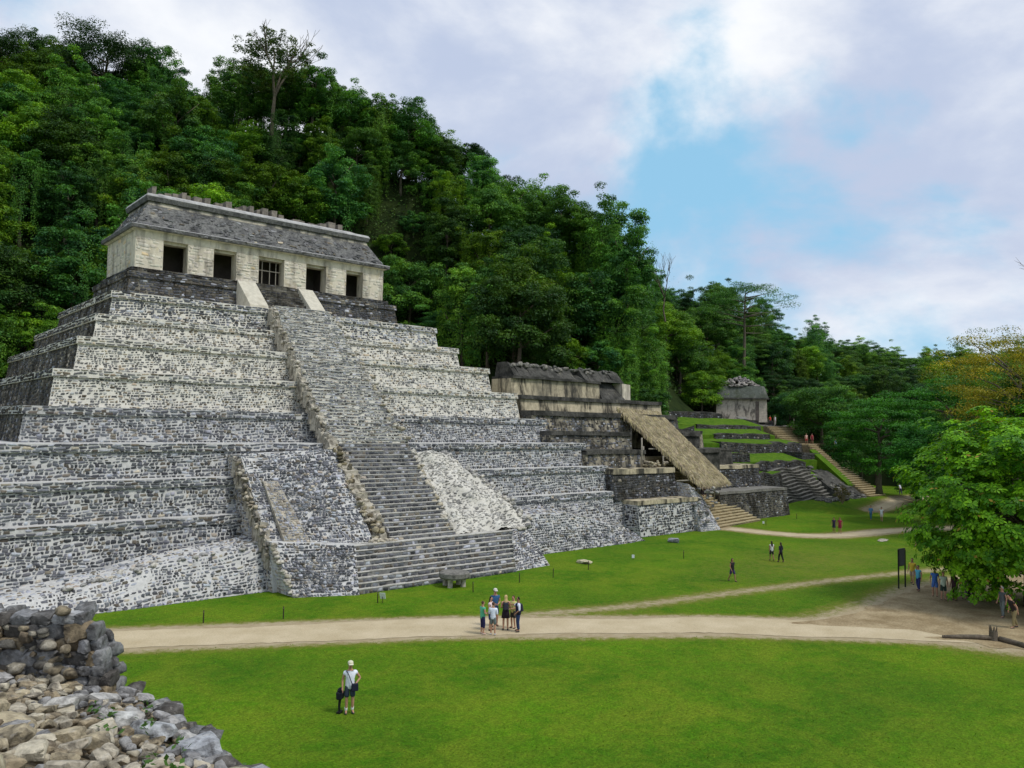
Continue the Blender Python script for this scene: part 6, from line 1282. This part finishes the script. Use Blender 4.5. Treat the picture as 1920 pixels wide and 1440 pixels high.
person((96.9, 14.7, 11.35), math.radians(250), 1.72, 'visitor in red shirt by the small temple', (.65, .07, .03), (.04, .05, .2), 'shorts', 'brown', 'short', .5)
person((97.7, 14.2, 11.35), math.radians(250), 1.70, 'visitor in white by the small temple', (.7, .74, .85), (.6, .58, .5), 'trousers', 'grey', 'short', .5)
person((87.2, 2.6, 8.3), math.radians(230), 1.66, 'visitor in pink top and red shorts on the upper stairway', (.7, .42, .35), (.50, .05, .05), 'shorts', 'brown', 'short', .4, .3)
person((87.9, 2.0, 8.3), math.radians(230), 1.66, 'visitor in dark red on the upper stairway', (.30, .04, .05), (.18, .03, .04), 'shorts', 'dark', 'short', .5, .3)
person((86.0, -.4-2.4, 7.55), math.radians(250), 1.68, 'visitor in blue and white descending the long stairway', (.25, .38, .62), (.10, .16, .35), 'shorts', 'dark', 'short', .5, .4)
person((86.6, -12.2, 1.35), math.radians(60), 1.62, 'visitor in white shirt bending at the foot of the long stairway', (.78, .78, .9), (.10, .07, .22), 'trousers', 'dark', 'short', .5, .3, lean=.5)
person((41.86, -9.5, 2.95), math.radians(250), 1.62, 'visitor in pale top at the head of the brown stairs under the thatch', (.5, .4, .38), (.03, .02, .03), 'trousers', 'dark', 'short', .4)
person((42.7, -9.2, 2.95), math.radians(230), 1.7, 'visitor in purple shirt in the shade under the thatch', (.05, .03, .16), (.02, .02, .03), 'trousers', 'dark', 'short', .5)

# ------------------------------------------------------------------ small things on the lawn
def post(x, y, h, label):
    o = empty('post', (x, y, 0), 0, label, 'post', 'low posts along the foot of the pyramid'); b = MB(); b.tube([(0, 0, -.1), (R(-.02, .02), R(-.02, .02), h)], [.032, .028], 6); b.build('stake', MT['darkwood'], o); b = MB(); b.lathe([(.036, 0), (.036, .03)], 6, (0, 0, h-.09)); b.build('rope_ring', cloth((.2, .17, .12)), o)
for x, y, l in ((-16.61, -20.64, 'short dark post on the grass nearest the foreground wall'), (-13.08, -22.25, 'short dark post below the left stair buttress'), (-7.24, -21.98, 'short dark post beside the small white notice'), (-1.07, -22.96, 'short dark post just left of the group of visitors'), (3.23, -22.42, 'short dark post right above the group of visitors'), (6.17, -22.55, 'short reddish post before the right stair buttress'), (10.36, -21.88, 'short dark post by the pale flat stone'), (20.16, -22.98, 'short dark post alone on the lawn right of the pyramid'), (31.09, -25.08, 'thin dark post beside the two girls'), (54.79, -13.53, 'short dark post before the right terrace wall'), (45.9, -14.83, 'short dark post at the right end of the brown stairs')):
    post(x, y, .62, l)
o = empty('notice', (-7.0, -22.15, 0), 2.3, 'small white tilted notice on the grass before the stairs', 'sign')
b = MB(); b.hexa([(-.16, -.02, .22), (.16, -.02, .22), (.16, .02, .22), (-.16, .02, .22), (-.16, .16, .58), (.16, .16, .58), (.16, .2, .58), (-.16, .2, .58)]); b.build('plate', cloth((.75, .76, .78)), o); b = MB(); b.tube([(0, .06, -.05), (0, .09, .36)], .018, 6); b.build('stake', MT['darkwood'], o)
for x, y, l in ((45.95, -14.5, 'tiny pale notice by the right end of the brown stairs'), (16.28, -21.08, 'tiny white marker on the lawn right of the pyramid')):
    o = empty('marker', (x, y, 0), 2.3, l, 'sign'); b = MB(); b.box(-.1, .1, -.02, .02, .15, .4); b.build('plate', cloth((.7, .72, .74)), o); b = MB(); b.tube([(0, 0, -.05), (0, 0, .2)], .018, 6); b.build('stake', MT['darkwood'], o)
# stone altar table at the foot of the stairs
AL = empty('altar', (-.85, -20.75, 0), math.radians(-8), 'low round stone altar slab on stubby legs at the foot of the stairs', 'altar')
prof = [(.5, .50), (.93, .52), (.98, .60), (.97, .84), (.9, .90), (.3, .92)]; b = MB(); b.lathe(prof, 22); b.build('slab', m_stone('altar_stone', (.20, .19, .17), .5, 1.3, 6, (.04, .04, .035), .48, .7, .8, sstretch=(1, 1, 1), ssc=2.5), AL)
for a in (.6, 2.2, 3.8, 5.4): b = MB(); b.lathe([(.17, -.1), (.16, .3), (.19, .52)], 8, (.62*math.cos(a), .62*math.sin(a), 0)); b.build('leg', MT['core'], AL)
def slab(name, loc, s, col, label, cat='stone'):
    o = empty(name, loc, 0, label, cat); rock(o, (0, 0, s[2]*.4), s, (0, 0, R(0, 6)), col, 'block', True); rock(o, (s[0]*.5, s[1]*.3, s[2]*.2), (s[0]*.5, s[1]*.5, s[2]*.6), None, col, 'chip', True)
slab('flat_stone', (12.2, -19.9, 0), (.85, .5, .22), (.60, .54, .36), 'pale flat stone on the lawn before the right apron')
slab('fallen_stone', (26.9, -17.0, 0), (.75, .5, .32), (.30, .31, .33), 'grey fallen stone block on the lawn before the dark terrace walls')
slab('stone_slab', (44.5, -27.9, 0), (1.3, .6, .10), (.46, .42, .33), 'thin pale slab lying beside the narrow path')
# tall signboard
SG = empty('signboard', (22.2, -38.85, 0), math.radians(-5), 'grey panel between two tall black posts beside the earth patch', 'sign')
for x in (-.42, .42): b = MB(); b.tube([(x, 0, -.1), (x, 0, 2.5 if x < 0 else 2.45)], .05, 8); b.build('post', m_plain('black_steel', (.012, .014, .016), .5), SG)
b = MB(); b.box(-.36, .36, -.03, .03, 1.45, 2.5); b.build('panel', m_plain('grey_panel', (.11, .12, .14), .6, .15, 2), SG)
b = MB(); b.box(-.38, .38, -.035, .035, 2.505, 2.54); b.box(-.38, .38, -.035, .035, 1.41, 1.445); b.build('frame', m_plain('black_steel', (.012, .014, .016), .5), SG)
# fallen log and stump
LG = empty('fallen_log', (11.4, -46.6, 0), 0, 'dark fallen log lying along the path edge at lower right', 'log')
P = [(-.9, 1.0, .08), (-.3, .4, .10), (.25, -.2, .12), (.6, -.75, .13)]; b = MB(); b.tube(P, [.07, .11, .12, .11], 8); b.build('stem', MT['bark'], LG, True)
P = [(.75, -1.0, .13), (.55, -1.7, .11), (.2, -2.5, .12), (-.2, -3.4, .12)]; b = MB(); b.tube(P, [.12, .13, .12, .13], 8); b.build('stem', MT['bark'], LG, True)
ST = empty('tree_stump', (12.1, -47.35, 0), 0, 'small jagged stump standing at the end of the fallen log', 'stump')
b = MB(); b.lathe([(.26, -.05), (.2, .2), (.19, .45)], 9); b.build('bole', MT['bark'], ST)
for k in range(7): a = k*.9; b = MB(); b.tube([(.13*math.cos(a), .13*math.sin(a), .4), (.17*math.cos(a), .17*math.sin(a), .55+R(0, .25))], [.05, .015], 5); b.build('splinter', MT['bark'], ST)
# information panel far under the trees
IP = empty('information_panel', (93, -17, 0), math.radians(-40), 'distant white information panel under the dark trees at right', 'sign'); b = MB(); b.box(-1.3, 1.3, -.05, .05, 1.6, 3.0); b.build('panel', cloth((.5, .52, .55)), IP); b = MB(); b.box(-1.45, 1.45, -.35, .35, 3.1, 3.2); b.build('roof', cloth((.3, .27, .2)), IP)
for x in (-1.2, 1.2): b = MB(); b.tube([(x, .08, -.1), (x, .08, 3.1)], .06, 6); b.build('post', MT['wood'], IP)
# barrier posts near the small temple
for x, y, z, l in ((89.2, 9.0, 8.3, 'pale wooden post in front of the upper steps'), (103, 13.5, 11.2, 'pale wooden post right of the small temple'), (94.8, 12.6, 11.3, 'pale post at the corner of the small temple terrace')):
    o = empty('marker_post', (x, y, z), 0, l, 'post'); b = MB(); b.tube([(0, 0, -.2), (0, 0, 1.5)], .09, 6); b.build('stake', cloth((.5, .46, .36)), o)
flush_piles()
print('trees', NT_[0], 'objects', len(bpy.data.objects))
